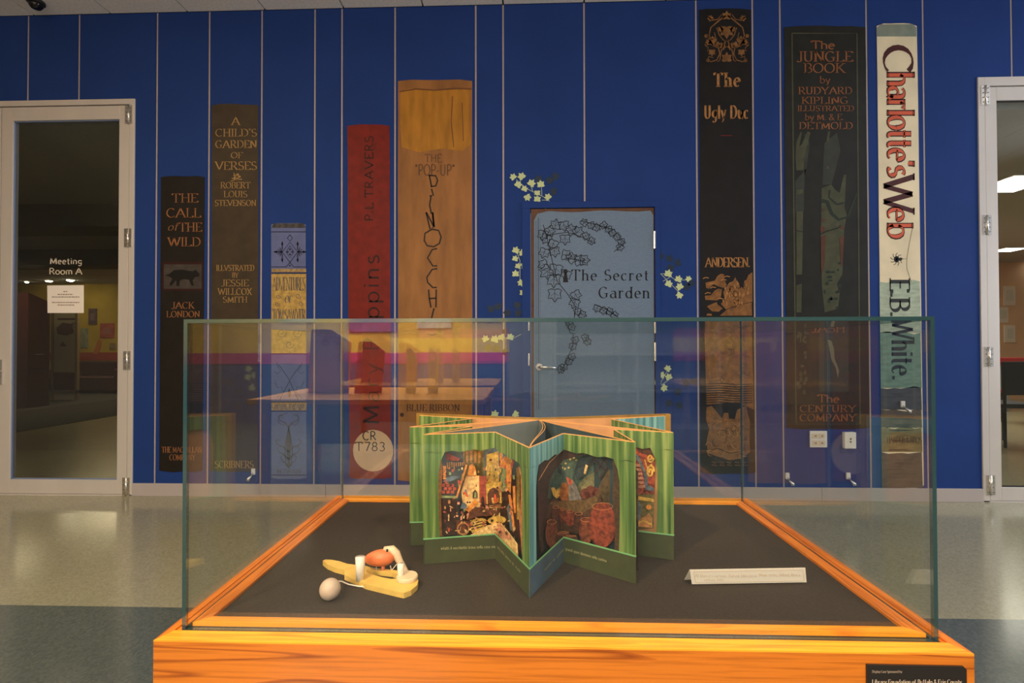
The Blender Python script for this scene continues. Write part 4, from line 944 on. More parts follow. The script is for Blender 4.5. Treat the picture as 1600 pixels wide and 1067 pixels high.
# ---------------------------------------------------------------- tent label
a = hp(1081, 912.5, ZD); b = hp(1260, 909.5, ZD)
t = thing('tent_label', (a+b)/2, 'folded cream caption card lying on the felt right of the book', 'label card')
dv = (b-a).normalized(); nv = Vector((-dv.y, dv.x, 0))
hh = .030; top = Vector((0, 0, hh)) + nv*.022
M_card = mat('cream_card', (.95, .90, .80, 1), rough=.8)
a2 = a+top; b2 = b+top
a2 = hp(1077.5, 890, ZD+hh); b2 = hp(1258, 887, ZD+hh)
th = nv*-.0006
MB().prism([a, b, b2, a2], th).build('front_flap', M_card, t)
MB().prism([a2, b2, b2+nv*.025-Vector((0, 0, hh)), a2+nv*.025-Vector((0, 0, hh))], -th).build('back_flap', M_card, t)
N_ = (b-a).cross(a2-a).normalized()
if N_.y > 0: N_ = -N_
def cardmap(off):
    def f(px, py):
        r = ray(px, py); o_ = Vector((0, -D, CH)); p0 = a + N_*off
        return o_ + r*((p0-o_).dot(N_)/r.dot(N_))
    return f
ik = Ink(); text(ik, 'Al libro e i cartoni, 2nd ed. (Western', 1086, 897, 1182, 902, thick=.09, serif=0, gap=.12); text(ik, 'Magic series, Stilton), Mosca', 1186, 895.5, 1250, 900.5, thick=.09, serif=0, gap=.12); text(ik, 'edition, 1942', 1100, 904, 1131, 908, thick=.09, serif=0)
ik.line([(1084, 893.5), (1254.5, 890.5)], .5); ik.line([(1084, 893.5), (1086.5, 910)], .5); ik.line([(1254.5, 890.5), (1256.5, 907.5)], .5); ik.line([(1086.5, 910.5), (1256.5, 907.8)], .5)
ik.build('printed_line', cardmap(.0012), mat('faint_ink', (.62, .46, .33, 1), rough=.8), t)

# ================================================================ CAROUSEL BOOK
BK = 1.05
H = .259; Z0 = ZD-.0015; ZT = Z0+H
SP = Vector((.029, -2.435)); TC = Vector((.004, -2.766)); TL = Vector((-.208, -2.641)); TR = Vector((.199, -2.711)); TRR = Vector((.299, -2.608)); TLL = Vector((-.258, -2.549)); TCL = Vector((-.283, -2.362)); TCR = Vector((.360, -2.362))
FA = Vector((-.066, -2.611)); FB = Vector((.0735, -2.624))
FC = Vector((.185, -2.572)); FD = Vector((-.122, -2.535)); FE = Vector((-.135, -2.420)); FF = Vector((.205, -2.425))
book = thing('carousel_book', (SP.x, SP.y-.15, Z0), 'open star shaped pop-up theatre book with green curtain pages in the case', 'book')
def bk(r, g, b, k=BK): return sc(r, g, b, k)
M_g = stripes('green_curtain_print', bk(94, 128, 62, .95), bk(54, 86, 38, .95), bk(164, 178, 104, .95))
M_t = stripes('teal_curtain_print', bk(96, 152, 156), bk(60, 112, 120), bk(150, 196, 190))
M_bd = mat('dark_green_board', bk(66, 72, 44), rough=.6, noise=.1, scale=40)
M_bt = mat('slate_blue_board', bk(72, 92, 108), rough=.6, noise=.1, scale=40)
M_pe = mat('cream_page_edge', bk(232, 170, 100), rough=.7)
M_lip = mat('light_green_lip', bk(120, 180, 120), rough=.6)
def V3(p, z): return Vector((p.x, p.y, z))
def wallsheet(name, A, B, m, z0, z1, parent, th=.0012, off=0., nside=None):
    d = (B-A).normalized(); n_ = Vector((-d.y, d.x)); 
    A = A + n_*off; B = B + n_*off
    e = Vector((n_.x, n_.y, 0))*th
    return MB().prism([V3(A, z0), V3(B, z0), V3(B, z1), V3(A, z1)], e).build(name, m, parent)
cov = mat('olive_gold_cover', bk(150, 115, 45), rough=.6, noise=.2, scale=30)
spk = mat('cover_lining', bk(70, 90, 84), rough=.7)
wallsheet('cover_board', TCL+Vector((-.006, .012)), Vector((SP.x, SP.y+.006)), cov, Z0, ZT+.004, book, .003)
wallsheet('cover_board', Vector((SP.x, SP.y+.006)), TCR+Vector((.006, .012)), cov, Z0, ZT+.004, book, .003)
M_pgL = mat('blue_grey_inner_page', bk(104, 112, 112), rough=.7, noise=.12, scale=20)
M_pgR = mat('night_teal_inner_page', bk(56, 74, 80), rough=.7, noise=.15, scale=20)
M_pgO = mat('peach_inner_page', bk(206, 150, 100), rough=.7, noise=.12, scale=20)
# pages: each tip has two leaves joined at the fore edge, slightly bowed
def page(tip, side, m, bow):
    d = (tip-SP); L_ = d.length; n_ = Vector((-d.y, d.x)).normalized()*side
    N = 10; vs = []; fs = []
    for i in range(N+1):
        t = i/N; p = SP + d*t*.985 + n_*(bow*math.sin(math.pi*min(1, t*1.0))*(1-t)*1.6 + .0002)
        for z in (Z0+.001, ZT-.001):
            vs.append(V3(p, z)); vs.append(V3(p, z)+Vector((n_.x, n_.y, 0))*.0009)
    for i in range(N):
        a = i*4; b = a+4
        fs += [(a, b, b+2, a+2), (a+1, a+3, b+3, b+1), (a+2, b+2, b+3, a+3), (a, a+1, b+1, b)]
    fs += [(0, 2, 3, 1), (N*4, N*4+1, N*4+3, N*4+2)]
    pg = fixn(obj('inner_page', vs, fs, m, book))
    # cream paper edge on top
    es = []; ef = []
    for i in range(N+1):
        for k_ in (2, 3): es.append(Vector(vs[i*4+k_])+Vector((0, 0, .0004)))
    for i in range(N): ef.append((i*2, i*2+2, i*2+3, i*2+1))
    es2 = [v+Vector((0, 0, .0009)) for v in es]; n0 = len(es)
    ef2 = [tuple(q+n0 for q in f) for f in ef]
    side_f = []
    for i in range(N): side_f += [(i*2, i*2+2, n0+i*2+2, n0+i*2), (i*2+1, n0+i*2+1, n0+i*2+3, i*2+3)]
    fixn(obj('paper_edge', es+es2, ef+ef2+side_f, M_pe, pg))
    return pg
page(TC, 1, M_pgR, .020); page(TC, -1, M_pgL, -.016)
page(TL, 1, M_pgL, .004); page(TL, -1, M_pgO, .004)
page(TR, 1, M_pgO, .004); page(TR, -1, M_pgR, .004)
page(TRR, 1, M_pgO, .004); page(TRR, -1, M_pgO, .004)
page(TLL, 1, M_pgO, .004); page(TLL, -1, M_pgO, .004)
page(TCL+Vector((.004, -.002)), 1, M_pgO, .003); page(TCR+Vector((-.004, -.002)), -1, M_pgO, .003)
# frame panels
VAL0 = ZT-.034; BRD = Z0+.050
def panel(tip, fold, curtm, boardm, cw=.030, window=True, arch=True, outer_n=None):
    """printed curtain frame panel from fore edge tip to inner fold; outer_n points to the viewer's side"""
    d = (fold-tip); L_ = d.length; d = d/L_; n_ = Vector((-d.y, d.x))
    ctr = Vector((SP.x, SP.y)); 
    if n_.dot(ctr-tip) > 0: n_ = -n_          # outward
    pn = thing('frame_panel', V3(tip, Z0), parent=book)
    E3 = Vector((n_.x, n_.y, 0))
    def P(s, z, o=0.): return V3(tip+d*s, z)+E3*o
    def sheet(name, out, m, o0, th, uv=True):
        pts = [P(s, z, o0) for s, z in out]; n0 = len(pts)
        tri = tessellate_polygon([pts]); allp = pts+[p-E3*th for p in pts]
        fs_ = [tuple(t_) for t_ in tri]+[tuple(q+n0 for q in t_) for t_ in tri]+[(i, (i+1) % n0, n0+(i+1) % n0, n0+i) for i in range(n0)]
        o_ = obj(name, allp, fs_, m, pn, uvs=[(s+hash_off, z) for s, z in out]*2)
        return fixn(o_)
    global hash_off
    hash_off = random.uniform(0, 4)
    sheet('lower_board', [(0, Z0), (L_, Z0), (L_, BRD), (0, BRD)], boardm, 0, .0014)
    if window:
        cur = [(0, BRD), (cw, BRD)]
        for i in range(1, 8):
            t = i/8; cur.append((cw*(1-.07*math.sin(t*math.pi*.9)) + .010*max(0, t-.82)/.18, BRD+(VAL0-BRD)*t))
        cur += [(cw+.013, VAL0+.004), (0, VAL0+.004)]
    else: cur = [(0, BRD), (L_, BRD), (L_, VAL0+.004), (0, VAL0+.004)]
    sheet('curtain', cur, curtm, .0003, .0013)
    val = [(0, ZT), (0, VAL0-.002)]
    nn = 10
    for i in range(nn+1):
        s_ = L_*i/nn; val.append((s_, VAL0-.002+.0022*math.sin(i*2.1)+.003*(i/nn)**2))
    val += [(L_, ZT)]
    # drop the duplicated first scallop point
    val.pop(2)
    sheet('valance', val, curtm, .0009, .0018)
    sheet('valance_shadow', [(0, VAL0-.0022), (cw*.96, VAL0-.0022), (cw*.96, VAL0-.0008), (0, VAL0-.0008)], mat('curtain_shadow_line', bk(44, 68, 34), rough=.7), .0003, .0001)  # dark strip paints in the shadow under the valance
    sheet('lip', [(0, BRD-.0008), (L_, BRD-.0008), (L_, BRD+.0018), (0, BRD+.0018)], M_lip, .0012, .0012)
    sheet('top_edge', [(0, ZT), (L_, ZT), (L_, ZT+.0012), (0, ZT+.0012)], M_pe, .0005, .0022)
    return pn, P
pA1, _ = panel(TL, FA, M_g, M_bd, .032)
pA2, _ = panel(TC, FA, M_g, M_bd, .032)
pB1, _ = panel(TC, FB, M_t, M_bt, .028)
pB2, _ = panel(TR, FB, M_g, M_bd, .033)
pC1, _ = panel(TRR, FC, M_g, M_bd, .034)
pC2, _ = panel(TR, FC, M_g, M_bd, .034)
pD1, _ = panel(TLL, FD, M_g, M_bd, .034)
pD2, _ = panel(TL, FD, M_g, M_bd, .034)
pE1, _ = panel(TCL+Vector((.006, -.004)), FE, M_g, M_bd, .034)
pE2, _ = panel(TLL, FE, M_g, M_bd, .034)
pF1, _ = panel(TCR+Vector((-.010, -.004)), FF, M_t, M_bt, .034)
pF2, _ = panel(TRR, FF, M_g, M_bd, .034)
box('fore_edge_strip', TCR.x-.008, TCR.x+.006, TCR.y+.0, TCR.y+.010, Z0, ZT+.004, cov, book)

# layered scenes: pixel outlines laid on real V shaped layers behind each frame
def clip(poly, xf, left):
    out = []
    for i in range(len(poly)):
        a = poly[i]; b = poly[(i+1) % len(poly)]
        ia = (a[0] <= xf) == left or a[0] == xf; ib = (b[0] <= xf) == left or b[0] == xf
        if ia: out.append(a)
        if ia != ib:
            t = (xf-a[0])/(b[0]-a[0]); out.append((xf, a[1]+t*(b[1]-a[1])))
    return out
def project_x(p):
    best = None; lo, hi = 0, 1600
    for _ in range(40):
        mid = (lo+hi)/2; r = ray(mid, 780); s_ = r.x*(p.y+D) - r.y*p.x
        if s_ < 0: lo = mid
        else: hi = mid
    return lo
class Layer:
    def __init__(s, T0, Fo, T1, inset, name='scene_layer'):
        # move towards the spine by inset (fraction)
        s.T0 = T0+(SP-T0)*inset; s.F = Fo+(SP-Fo)*inset; s.T1 = T1+(SP-T1)*inset
        s.xf = project_x(s.F)
        s.f0 = vplane(s.T0, s.F); s.f1 = vplane(s.F, s.T1)
        s.root = thing(name, V3(s.F, Z0), parent=book); s.k = 0
        def out(a, b):
            d = (b-a).normalized(); n_ = Vector((-d.y, d.x))
            if n_.dot(SP-a) > 0: n_ = -n_
            return Vector((n_.x, n_.y, 0))
        s.n0 = out(s.T0, s.F); s.n1 = out(s.F, s.T1)
    def put(s, name, polys, m, lift=None):
        if isinstance(polys[0][0], (int, float)): polys = [polys]
        s.k += 1; o = .0006*s.k if lift is None else lift
        mb = MB()
        for poly in polys:
            for left, f, n_ in ((True, s.f0, s.n0), (False, s.f1, s.n1)):
                q = clip(poly, s.xf, left)
                if len(q) < 3: continue
                ar = abs(sum(q[i][0]*q[(i+1) % len(q)][1]-q[(i+1) % len(q)][0]*q[i][1] for i in range(len(q))))/2
                if ar < .3: continue
                pts = []
                for (x_, y_) in q:
                    v = f(x_, y_); v.z = max(Z0+.001, min(ZT-.003, v.z)); pts.append(v+n_*o)
                mb.prism(pts, -n_*.0005)
        if mb.v: return mb.build(name, m, s.root)
def strk(pts, w_, w2=None):
    i_ = Ink(); i_.line(pts, w_, w2); return i_.p
def circ(x, y, rx, ry=None, n=12): return [(x+rx*math.cos(2*math.pi*i/n), y+(ry or rx)*math.sin(2*math.pi*i/n)) for i in range(n)]
def pm(name, r, g, b, noise=.22): return mat('print_'+name, bk(r, g, b, BK*1.05), rough=.65, noise=noise*1.7, scale=140)
def sa(*pts):      # scene A close-up crop coordinates -> photo pixels
    return [(640+x*200/1067., 680+y*200/1067.) for x, y in pts]
P_sand = pm('sand', 240, 182, 120); P_sand2 = pm('dark_sand', 176, 122, 72); P_brn = pm('brown', 92, 54, 34); P_dk = pm('dark_brown', 56, 38, 30); P_or = pm('orange', 214, 134, 56); P_yel = pm('ochre_yellow', 206, 166, 76); P_red = pm('brick_red', 164, 76, 60); P_rose = pm('rose', 206, 140, 110); P_gr = pm('sage', 128, 142, 96); P_bl = pm('dusk_blue', 92, 108, 118); P_ol = pm('olive', 112, 100, 56); P_blk = pm('line_black', 40, 28, 24, 0)
# scene A: hill town street (generic houses, stairs, arches)
LA0 = Layer(TL, FA, TC, .30); LA0.put('sky', sa((230, 60), (960, 60), (960, 900), (230, 900)), P_bl)
LA0.put('warm_haze', sa((230, 420), (960, 330), (960, 1000), (230, 1000)), P_brn); LA0.put('far_wall', sa((250, 110), (620, 100), (640, 520), (250, 520)), P_ol)
LA0.put('arcade', [sa((300+i*34, 130), (318+i*34, 130), (318+i*34, 230), (300+i*34, 230)) for i in range(9)], P_sand2)
LA0.put('tower', [sa((640, 160), (740, 130), (745, 420), (640, 430)), sa((900, 270), (925, 270), (930, 700), (905, 700))], P_yel)
LA0.put('arch_ring', [strk(sa(*[(690+55*math.cos(R(a)), 290-80*math.sin(R(a))) for a in range(0, 181, 20)]), 2.2), strk(sa(*[(690+35*math.cos(R(a)), 300-50*math.sin(R(a))) for a in range(0, 181, 20)]), 1.8)][0] + strk(sa(*[(690+35*math.cos(R(a)), 300-50*math.sin(R(a))) for a in range(0, 181, 20)]), 1.8), P_sand)
LA1 = Layer(TL, FA, TC, .16)
LA1.put('pink_awning', sa((262, 150), (300, 140), (420, 195), (405, 215), (262, 205)), P_red)
LA1.put('striped_canopy', [sa((310+i*18, 225), (320+i*18, 225), (322+i*18, 270-i*3), (312+i*18, 275-i*3)) for i in range(9)], P_sand2)
LA1.put('stone_house', sa((470, 340), (580, 335), (585, 600), (540, 640), (450, 620), (430, 470)), P_sand)
LA1.put('house_side', sa((578, 335), (640, 340), (650, 560), (590, 610), (582, 560)), P_red)
LA1.put('peaked_gable', sa((480, 335), (495, 250), (520, 235), (545, 260), (560, 335)), P_or)
LA1.put('window', [sa((525, 520), (528, 470), (545, 450), (562, 470), (565, 515)), sa((595, 590), (595, 520), (607, 500), (622, 525), (622, 590))], P_dk)
LA1.put('window_pane', [sa((535, 515), (538, 475), (547, 462), (556, 478), (556, 512))], P_gr)
LA1.put('gateway', [sa((635, 400), (760, 385), (765, 560), (640, 570))], P_yel)
LA1.put('gate_opening', sa((650, 570), (645, 490), (665, 445), (700, 428), (735, 450), (748, 500), (745, 570)), P_brn)
LA1.put('gate_steps', [sa((660-i*8, 575+i*17), (760-i*5, 570+i*15), (760-i*5, 578+i*15), (660-i*8, 584+i*17)) for i in range(6)], P_sand2)
LA1.put('green_turret', [sa((770, 290), (825, 285), (828, 460), (775, 470)), sa((765, 275), (830, 270), (830, 300), (765, 300))], P_gr)
LA1.put('dome', [sa((790, 270), (795, 210), (820, 170), (850, 185), (850, 270))], P_or)
LA1.put('orange_pillar', [sa((830, 190), (868, 175), (880, 250), (872, 480), (838, 440)), sa((745, 120), (772, 130), (768, 260), (750, 260))], P_or)
LA1.put('red_pillar', sa((880, 200), (905, 210), (880, 300), (874, 250)), P_red)
LA2 = Layer(TL, FA, TC, .09)
LA2.put('side_wing', [sa((225, 120), (262, 130), (275, 300), (262, 520), (285, 840), (225, 845)), sa((905, 260), (925, 330), (930, 520), (915, 700), (940, 1020), (990, 1060), (990, 250))], P_sand2); LA2.put('dark_alley', sa((262, 530), (395, 530), (400, 830), (270, 835)), P_dk)
LA2.put('roof_tiles', [sa((265+j*38+(i % 2)*18, 405+i*28), (292+j*38+(i % 2)*18, 402+i*28), (297+j*38+(i % 2)*18, 425+i*28), (270+j*38+(i % 2)*18, 430+i*28)) for i in range(3) for j in range(3)], P_red)
LA2.put('roof_edge', sa((262, 500), (400, 505), (400, 520), (262, 520)), P_gr)
LA2.put('ladder_beam', [sa((385, 510), (400, 510), (482, 245), (468, 240)), sa((470, 610), (490, 640), (568, 560), (548, 530))], P_or)
LA2.put('blanket', sa((275, 385), (310, 345), (370, 335), (420, 340), (390, 360), (330, 385)), P_bl)
LA2.put('rope_column', [sa((275+(i % 2)*6, 255+i*16), (300+(i % 2)*6, 250+i*16), (305-(i % 2)*6, 262+i*16), (280, 268+i*16)) for i in range(7)], P_or)
LA2.put('terrace', sa((540, 590), (620, 600), (740, 600), (740, 660), (560, 670), (480, 700), (470, 660)), P_brn)
LA2.put('cart_body', [sa((390, 700), (500, 710), (515, 760), (470, 830), (400, 815), (385, 760))], P_brn)
LA2.put('cart_wheel', [strk(sa(*[(445+48*math.cos(R(a)), 770+48*math.sin(R(a))) for a in range(0, 361, 30)]), 2.4)][0], P_sand2)
LA2.put('plank', [sa((500, 700+i*24), (600, 680+i*22), (640, 700+i*18), (520, 735+i*24)) for i in range(4)], P_yel)
LA2.put('plank_shadow', [sa((500, 724+i*24), (605, 702+i*22), (608, 708+i*22), (505, 732+i*24)) for i in range(3)], P_dk)
LA2.put('boulder', [sa(*[(740+95*math.cos(R(a)), 700+38*math.sin(R(a))) for a in range(0, 360, 30)])], P_yel)
LA2.put('boulder_hole', [sa(*[(683+12*math.cos(R(a)), 700+12*math.sin(R(a))) for a in range(0, 360, 45)])], P_dk)
LA2.put('street', sa((500, 820), (640, 740), (720, 720), (800, 730), (860, 800), (935, 900), (940, 1010), (870, 960), (730, 830), (620, 830)), P_sand)
LA2.put('street_steps', [sa((735, 735+i*26), (800+i*22, 740+i*32), (820+i*22, 765+i*34), (735, 750+i*30)) for i in range(4)], P_rose)
LA2.put('figure_coat', [sa((430, 560), (450, 545), (475, 570), (470, 600), (420, 600)), sa((455, 440), (470, 440), (480, 490), (455, 480)), sa((850, 600), (870, 560), (900, 640), (910, 800), (880, 780))], P_bl)
LA2.put('figure_red', [sa((445, 460), (460, 455), (485, 500), (470, 500)), sa((870, 510), (890, 520), (905, 620), (885, 640)), sa((700, 480), (712, 480), (720, 550), (700, 550))], pm('scarlet', 214, 80, 44))
LA2.put('side_pole', [sa((868, 490), (885, 490), (925, 780), (910, 800)), sa((905, 420), (925, 415), (930, 640), (915, 640))], P_or)
random.seed(11)
pal = [P_sand, P_sand2, P_or, P_yel, P_red, P_brn, P_gr, P_rose, P_dk]
for M_ in pal:
    pl_ = []
    for i in range(16):
        x_ = random.uniform(280, 915); y_ = random.uniform(150, 880) if x_ > 600 else random.uniform(250, 780)
        if 450 < x_ < 640 and 330 < y_ < 560 and random.random() < .7: continue
        w_ = random.uniform(7, 22); h_ = random.uniform(10, 36); k_ = random.uniform(-8, 8)
        if random.random() < .5: pl_.append(sa((x_, y_), (x_+w_, y_+k_), (x_+w_+k_*.4, y_+h_), (x_+k_*.4, y_+h_)))
        else: pl_.append(sa(*[(x_+w_*.6*math.cos(R(a)), y_+h_*.5*math.sin(R(a))) for a in range(0, 360, 51)]))
    (LA1 if M_ in (P_or, P_yel, P_gr) else LA2).put('town_detail', pl_, M_)
for nm_, M_ in (('street_detail', P_dk), ('street_detail_light', P_sand), ('street_detail_red', P_red)):
    pl_ = []
    for i in range(26):
        x_ = random.uniform(280, 920); y_ = random.uniform(560, 800) if x_ < 820 else random.uniform(300, 900); a = random.uniform(0, 180); l_ = random.uniform(8, 34)
        pl_ += strk(sa((x_, y_), (x_+l_*math.cos(R(a)), y_+l_*math.sin(R(a)))), random.uniform(.5, 1.4))
    LA2.put(nm_, pl_, M_)
# scene B: cellar of big jars under a broken roof
def sb(*pts): return [(820+x*250/1067., 680+y*250/1067.) for x, y in pts]
LB0 = Layer(TC, FB, TR, .34)
LB0.put('night_sky', sb((80, 80), (640, 80), (640, 800), (80, 800)), pm('night_teal', 84, 104, 92, .15))
LB0.put('pale_cloud', sb((350, 340), (400, 280), (500, 230), (620, 220), (620, 420), (360, 420)), pm('khaki', 134, 126, 86))
LB0.put('star', [sb(*[(x_+7*math.cos(R(a)), y_+7*math.sin(R(a))) for a in range(0, 360, 60)]) for x_, y_ in ((275, 187), (295, 215), (270, 222), (305, 160), (345, 165), (252, 215), (330, 150))], pm('star_cream', 220, 200, 140, 0))
LB1 = Layer(TC, FB, TR, .22)
LB1.put('broken_roof', [sb((330, 240), (350, 180), (390, 130), (420, 140), (440, 190), (400, 260), (350, 300)), sb((215, 190), (250, 200), (245, 262), (225, 250)), sb((400, 120), (600, 130), (610, 240), (560, 200), (500, 290), (470, 180), (430, 200))], pm('roof_dark_teal', 50, 60, 62))
LB1.put('roof_batten', strk(sb((470, 250), (560, 130)), 3)+strk(sb((500, 290), (600, 150)), 3)+strk(sb((430, 200), (500, 110)), 2.6)+strk(sb((530, 160), (620, 300)), 2.2)+strk(sb((440, 130), (540, 240)), 2), P_dk)
LB1.put('rear_jar', [sb(*[(x_+rx*math.cos(R(a)), y_+ry*math.sin(R(a))) for a in range(0, 360, 24)]) for x_, y_, rx, ry in ((405, 400, 36, 48), (440, 385, 38, 52), (480, 395, 26, 50), (235, 400, 20, 30))], pm('jar_plum', 110, 56, 42))
LB1.put('cellar_shade', sb((60, 420), (760, 420), (760, 900), (60, 900)), pm('cellar_shade', 52, 36, 26)); LB1.put('dark_right_wall', sb((500, 330), (560, 230), (700, 180), (760, 240), (760, 560), (490, 520)), pm('umber', 84, 66, 40))
LB1.put('pale_gable', sb((165, 350), (185, 345), (200, 370), (240, 345), (240, 400), (200, 420), (180, 400)), P_yel)
LB1.put('tall_jar', sb((245, 345), (255, 315), (285, 312), (300, 345), (305, 390), (290, 435), (250, 430), (238, 390)), pm('jar_amber', 158, 92, 44))
LB1.put('cloak', sb((300, 320), (325, 290), (350, 330), (368, 380), (388, 430), (350, 440), (300, 432)), pm('grey_cloak', 128, 120, 112))
LB1.put('cloak_hood', sb((285, 275), (310, 285), (330, 305), (318, 330), (298, 320)), pm('coral', 200, 96, 66))
LB1.put('roof_stub', [sb((402, 250), (415, 190), (430, 200), (415, 255))], P_sand)
LB2 = Layer(TC, FB, TR, .12)
LB2.put('round_wall', sb((150, 470), (185, 430), (300, 440), (420, 420), (500, 390), (520, 480), (600, 500), (640, 720), (380, 660), (240, 640), (110, 780), (100, 600)), pm('well_brown', 74, 48, 30))
LB2.put('wall_band', sb((160, 450), (280, 435), (400, 430), (500, 390), (470, 470), (380, 520), (220, 490)), pm('band_olive', 104, 78, 44))
for i, (x_, y_, rx, ry, q) in enumerate(((200, 520, 30, 50, 0), (250, 530, 32, 50, 1), (308, 548, 32, 55, 2), (368, 565, 34, 58, 0), (420, 630, 48, 90, 1), (530, 590, 92, 150, 2), (150, 650, 40, 95, 1), (215, 680, 42, 34, 0), (275, 670, 50, 40, 1), (330, 680, 46, 26, 0))):
    LB2.put('jar', sb(*[(x_+rx*math.cos(R(a)), y_+ry*math.sin(R(a))) for a in range(0, 360, 18)]), (pm('jar_brown', 78, 42, 28, .35), pm('jar_rust', 108, 54, 32, .35), pm('jar_red_brown', 124, 54, 34, .35))[q])
    LB2.put('jar_rim', strk(sb(*[(x_+rx*.75*math.cos(R(a)), y_-ry*.82+ry*.16*math.sin(R(a))) for a in range(0, 361, 30)]), .7), pm('rim_tan', 176, 112, 66))
LB3 = Layer(TC, FB, TR, .04)
LB3.put('stone_arch', [sb((85, 300), (95, 190), (160, 140), (262, 80), (262, 160), (200, 230), (165, 300), (150, 420), (155, 520), (120, 560), (98, 760), (90, 600)), sb((255, 80), (420, 110), (640, 170), (640, 200), (560, 140), (480, 130), (400, 125), (262, 165))], pm('arch_brown', 62, 38, 32))
LB3.put('right_wing', sb((585, 150), (640, 150), (640, 790), (600, 780), (605, 600), (585, 420), (592, 260)), pm('umber_wing', 70, 50, 32)); LB3.put('arch_line', strk(sb((88, 300), (160, 180), (262, 85)), .8), pm('arch_tan', 190, 130, 90))
# scene C, seen at its right half: scrollwork
def scn(*pts): return [(820+x*250/1067., 680+y*250/1067.) for x, y in pts]
LC = Layer(TRR, FC, TR, .02)
class _L(Layer): pass
LC.xf = -1; LC.f1 = vplane(TRR+(SP-TRR)*.06, FC+(SP-FC)*.06); d_ = (FC-TRR).normalized(); n_ = Vector((-d_.y, d_.x)); n_ = -n_ if n_.dot(SP-TRR) > 0 else n_; LC.n1 = Vector((n_.x, n_.y, 0))
LC.put('green_ground', scn((700, 30), (870, 60), (860, 620), (700, 620)), P_ol)
LC.put('red_ground', scn((700, 60), (870, 60), (865, 390), (700, 390)), pm('red_brocade', 150, 66, 44, .5))
LC.put('dark_foliage', scn((745, 55), (800, 50), (850, 80), (865, 120), (820, 130), (760, 110)), P_brn)
LC.put('blue_zigzag', scn((740, 120), (770, 150), (790, 200), (815, 260), (822, 330), (862, 350), (862, 372), (805, 360), (800, 300), (790, 240), (760, 180), (740, 150)), P_bl)
LC.put('steps', [scn((730, 190+i*28), (770+i*6, 190+i*28), (775+i*6, 208+i*28), (730, 208+i*28)) for i in range(6)], P_rose)
LC.put('scroll', strk(scn(*[(838+(22-i*1.1)*math.cos(i*.6), 150+(30-i*1.6)*math.sin(i*.6)) for i in range(16)]), 2.4)+strk(scn(*[(838+(26-i*1.2)*math.cos(-i*.6), 240+(46-i*2.2)*math.sin(-i*.6)) for i in range(18)]), 2.8)+strk(scn((800, 160), (815, 210), (850, 190)), 2), P_yel)
LC.put('checker', [scn((742+i*16, 372+(i % 2)*8), (754+i*16, 372+(i % 2)*8), (754+i*16, 380+(i % 2)*8), (742+i*16, 380+(i % 2)*8)) for i in range(8)], P_red)
LC.put('ochre_band', scn((740, 400), (862, 420), (862, 440), (740, 425)), P_yel)
LC.put('round_boss', scn(*[(828+17*math.cos(R(a)), 474+17*math.sin(R(a))) for a in range(0, 360, 30)]), P_or)
LC.put('animal_shape', scn((745, 450), (765, 435), (780, 480), (770, 540), (780, 560), (745, 560)), P_bl)
LC.put('low_mound', scn((742, 570), (790, 540), (830, 515), (850, 545), (850, 610), (742, 600)), P_sand2)
LC.put('low_scroll', strk(scn((745, 590), (790, 560), (850, 590)), 2.4), P_yel)
# caption text along the boards (thin printed script)
def caption(T0, F0, s, x0, y0, x1, y1, parent):
    f = vplane(T0, F0); d = (F0-T0).normalized(); n_ = Vector((-d.y, d.x)); n_ = -n_ if n_.dot(SP-T0) > 0 else n_; E3 = Vector((n_.x, n_.y, 0))
    ik = Ink(); text(ik, s, 0, -2.6, 100, 2.0, thick=.16, thin=.5, serif=0, space=.5)
    ik.p = [[(x0+(x1-x0)*a/100, y0+(y1-y0)*a/100+b) for a, b in p] for p in ik.p]
    ik.build('caption_print', lambda x_, y_: f(x_, y_)+E3*.0012, mat('caption_cream', bk(176, 170, 120), rough=.7), parent)
caption(TL, FA, 'infatti il vecchietto trova nella casa una', 689, 856.5, 775, 853.5, pA1)
caption(TC, FA, 'strada piena di scale', 778, 854, 814, 893, pA2)
caption(TC, FB, 'sotto le stelle', 850, 890, 880, 858, pB1)
caption(TR, FB, 'grandi giare dormono nella cantina', 884, 857, 948, 876, pB2)

# ---------------------------------------------------------------- wooden pecking toy
ty = thing('wooden_toy', hp(590, 905, ZD), 'yellow wooden paddle toy with orange egg body and a pale ball on a string', 'toy')
Zt = ZD-.002
def ct(x, y): return (480+x*200/1600., 840+y*110/880.)
M_ty = mat('yellow_lacquer', (.78, .52, .13, 1), rough=.35, noise=.08, scale=40)
M_egg = mat('orange_lacquer', (.74, .20, .07, 1), rough=.4, noise=.05, scale=60)
M_nat = mat('pale_beech', (.80, .62, .42, 1), rough=.4, noise=.08, scale=80, stretch=(1, 4, 4))
M_peg = mat('glare_white_peg', (.92, .86, .76, 1), rough=.15, coat=.8)  # near-white base stands in for the bright lamp glare on the pegs
hT = .0095
outer = [(195, 285), (230, 272), (300, 275), (400, 292), (500, 325), (600, 338), (720, 348), (800, 372), (900, 385), (1060, 400), (1200, 420), (1280, 432), (1350, 470), (1390, 530), (1375, 590), (1300, 655), (1210, 690), (1120, 672), (740, 580), (600, 520), (465, 462), (465, 405), (350, 375), (255, 335)]
inner = [(735, 400), (800, 400), (900, 412), (1060, 428), (1130, 455), (1120, 510), (1050, 515), (940, 495), (800, 455), (745, 432)]
o3 = [hp(*ct(*p), Zt+hT) for p in outer]; i3 = [hp(*ct(*p), Zt+hT) for p in inner]
tri = tessellate_polygon([o3, i3]); al = o3+i3; n0 = len(al); dz = Vector((0, 0, -hT))
fs_ = [tuple(t_) for t_ in tri]+[tuple(q+n0 for q in t_) for t_ in tri]
no_, ni_ = len(o3), len(i3)
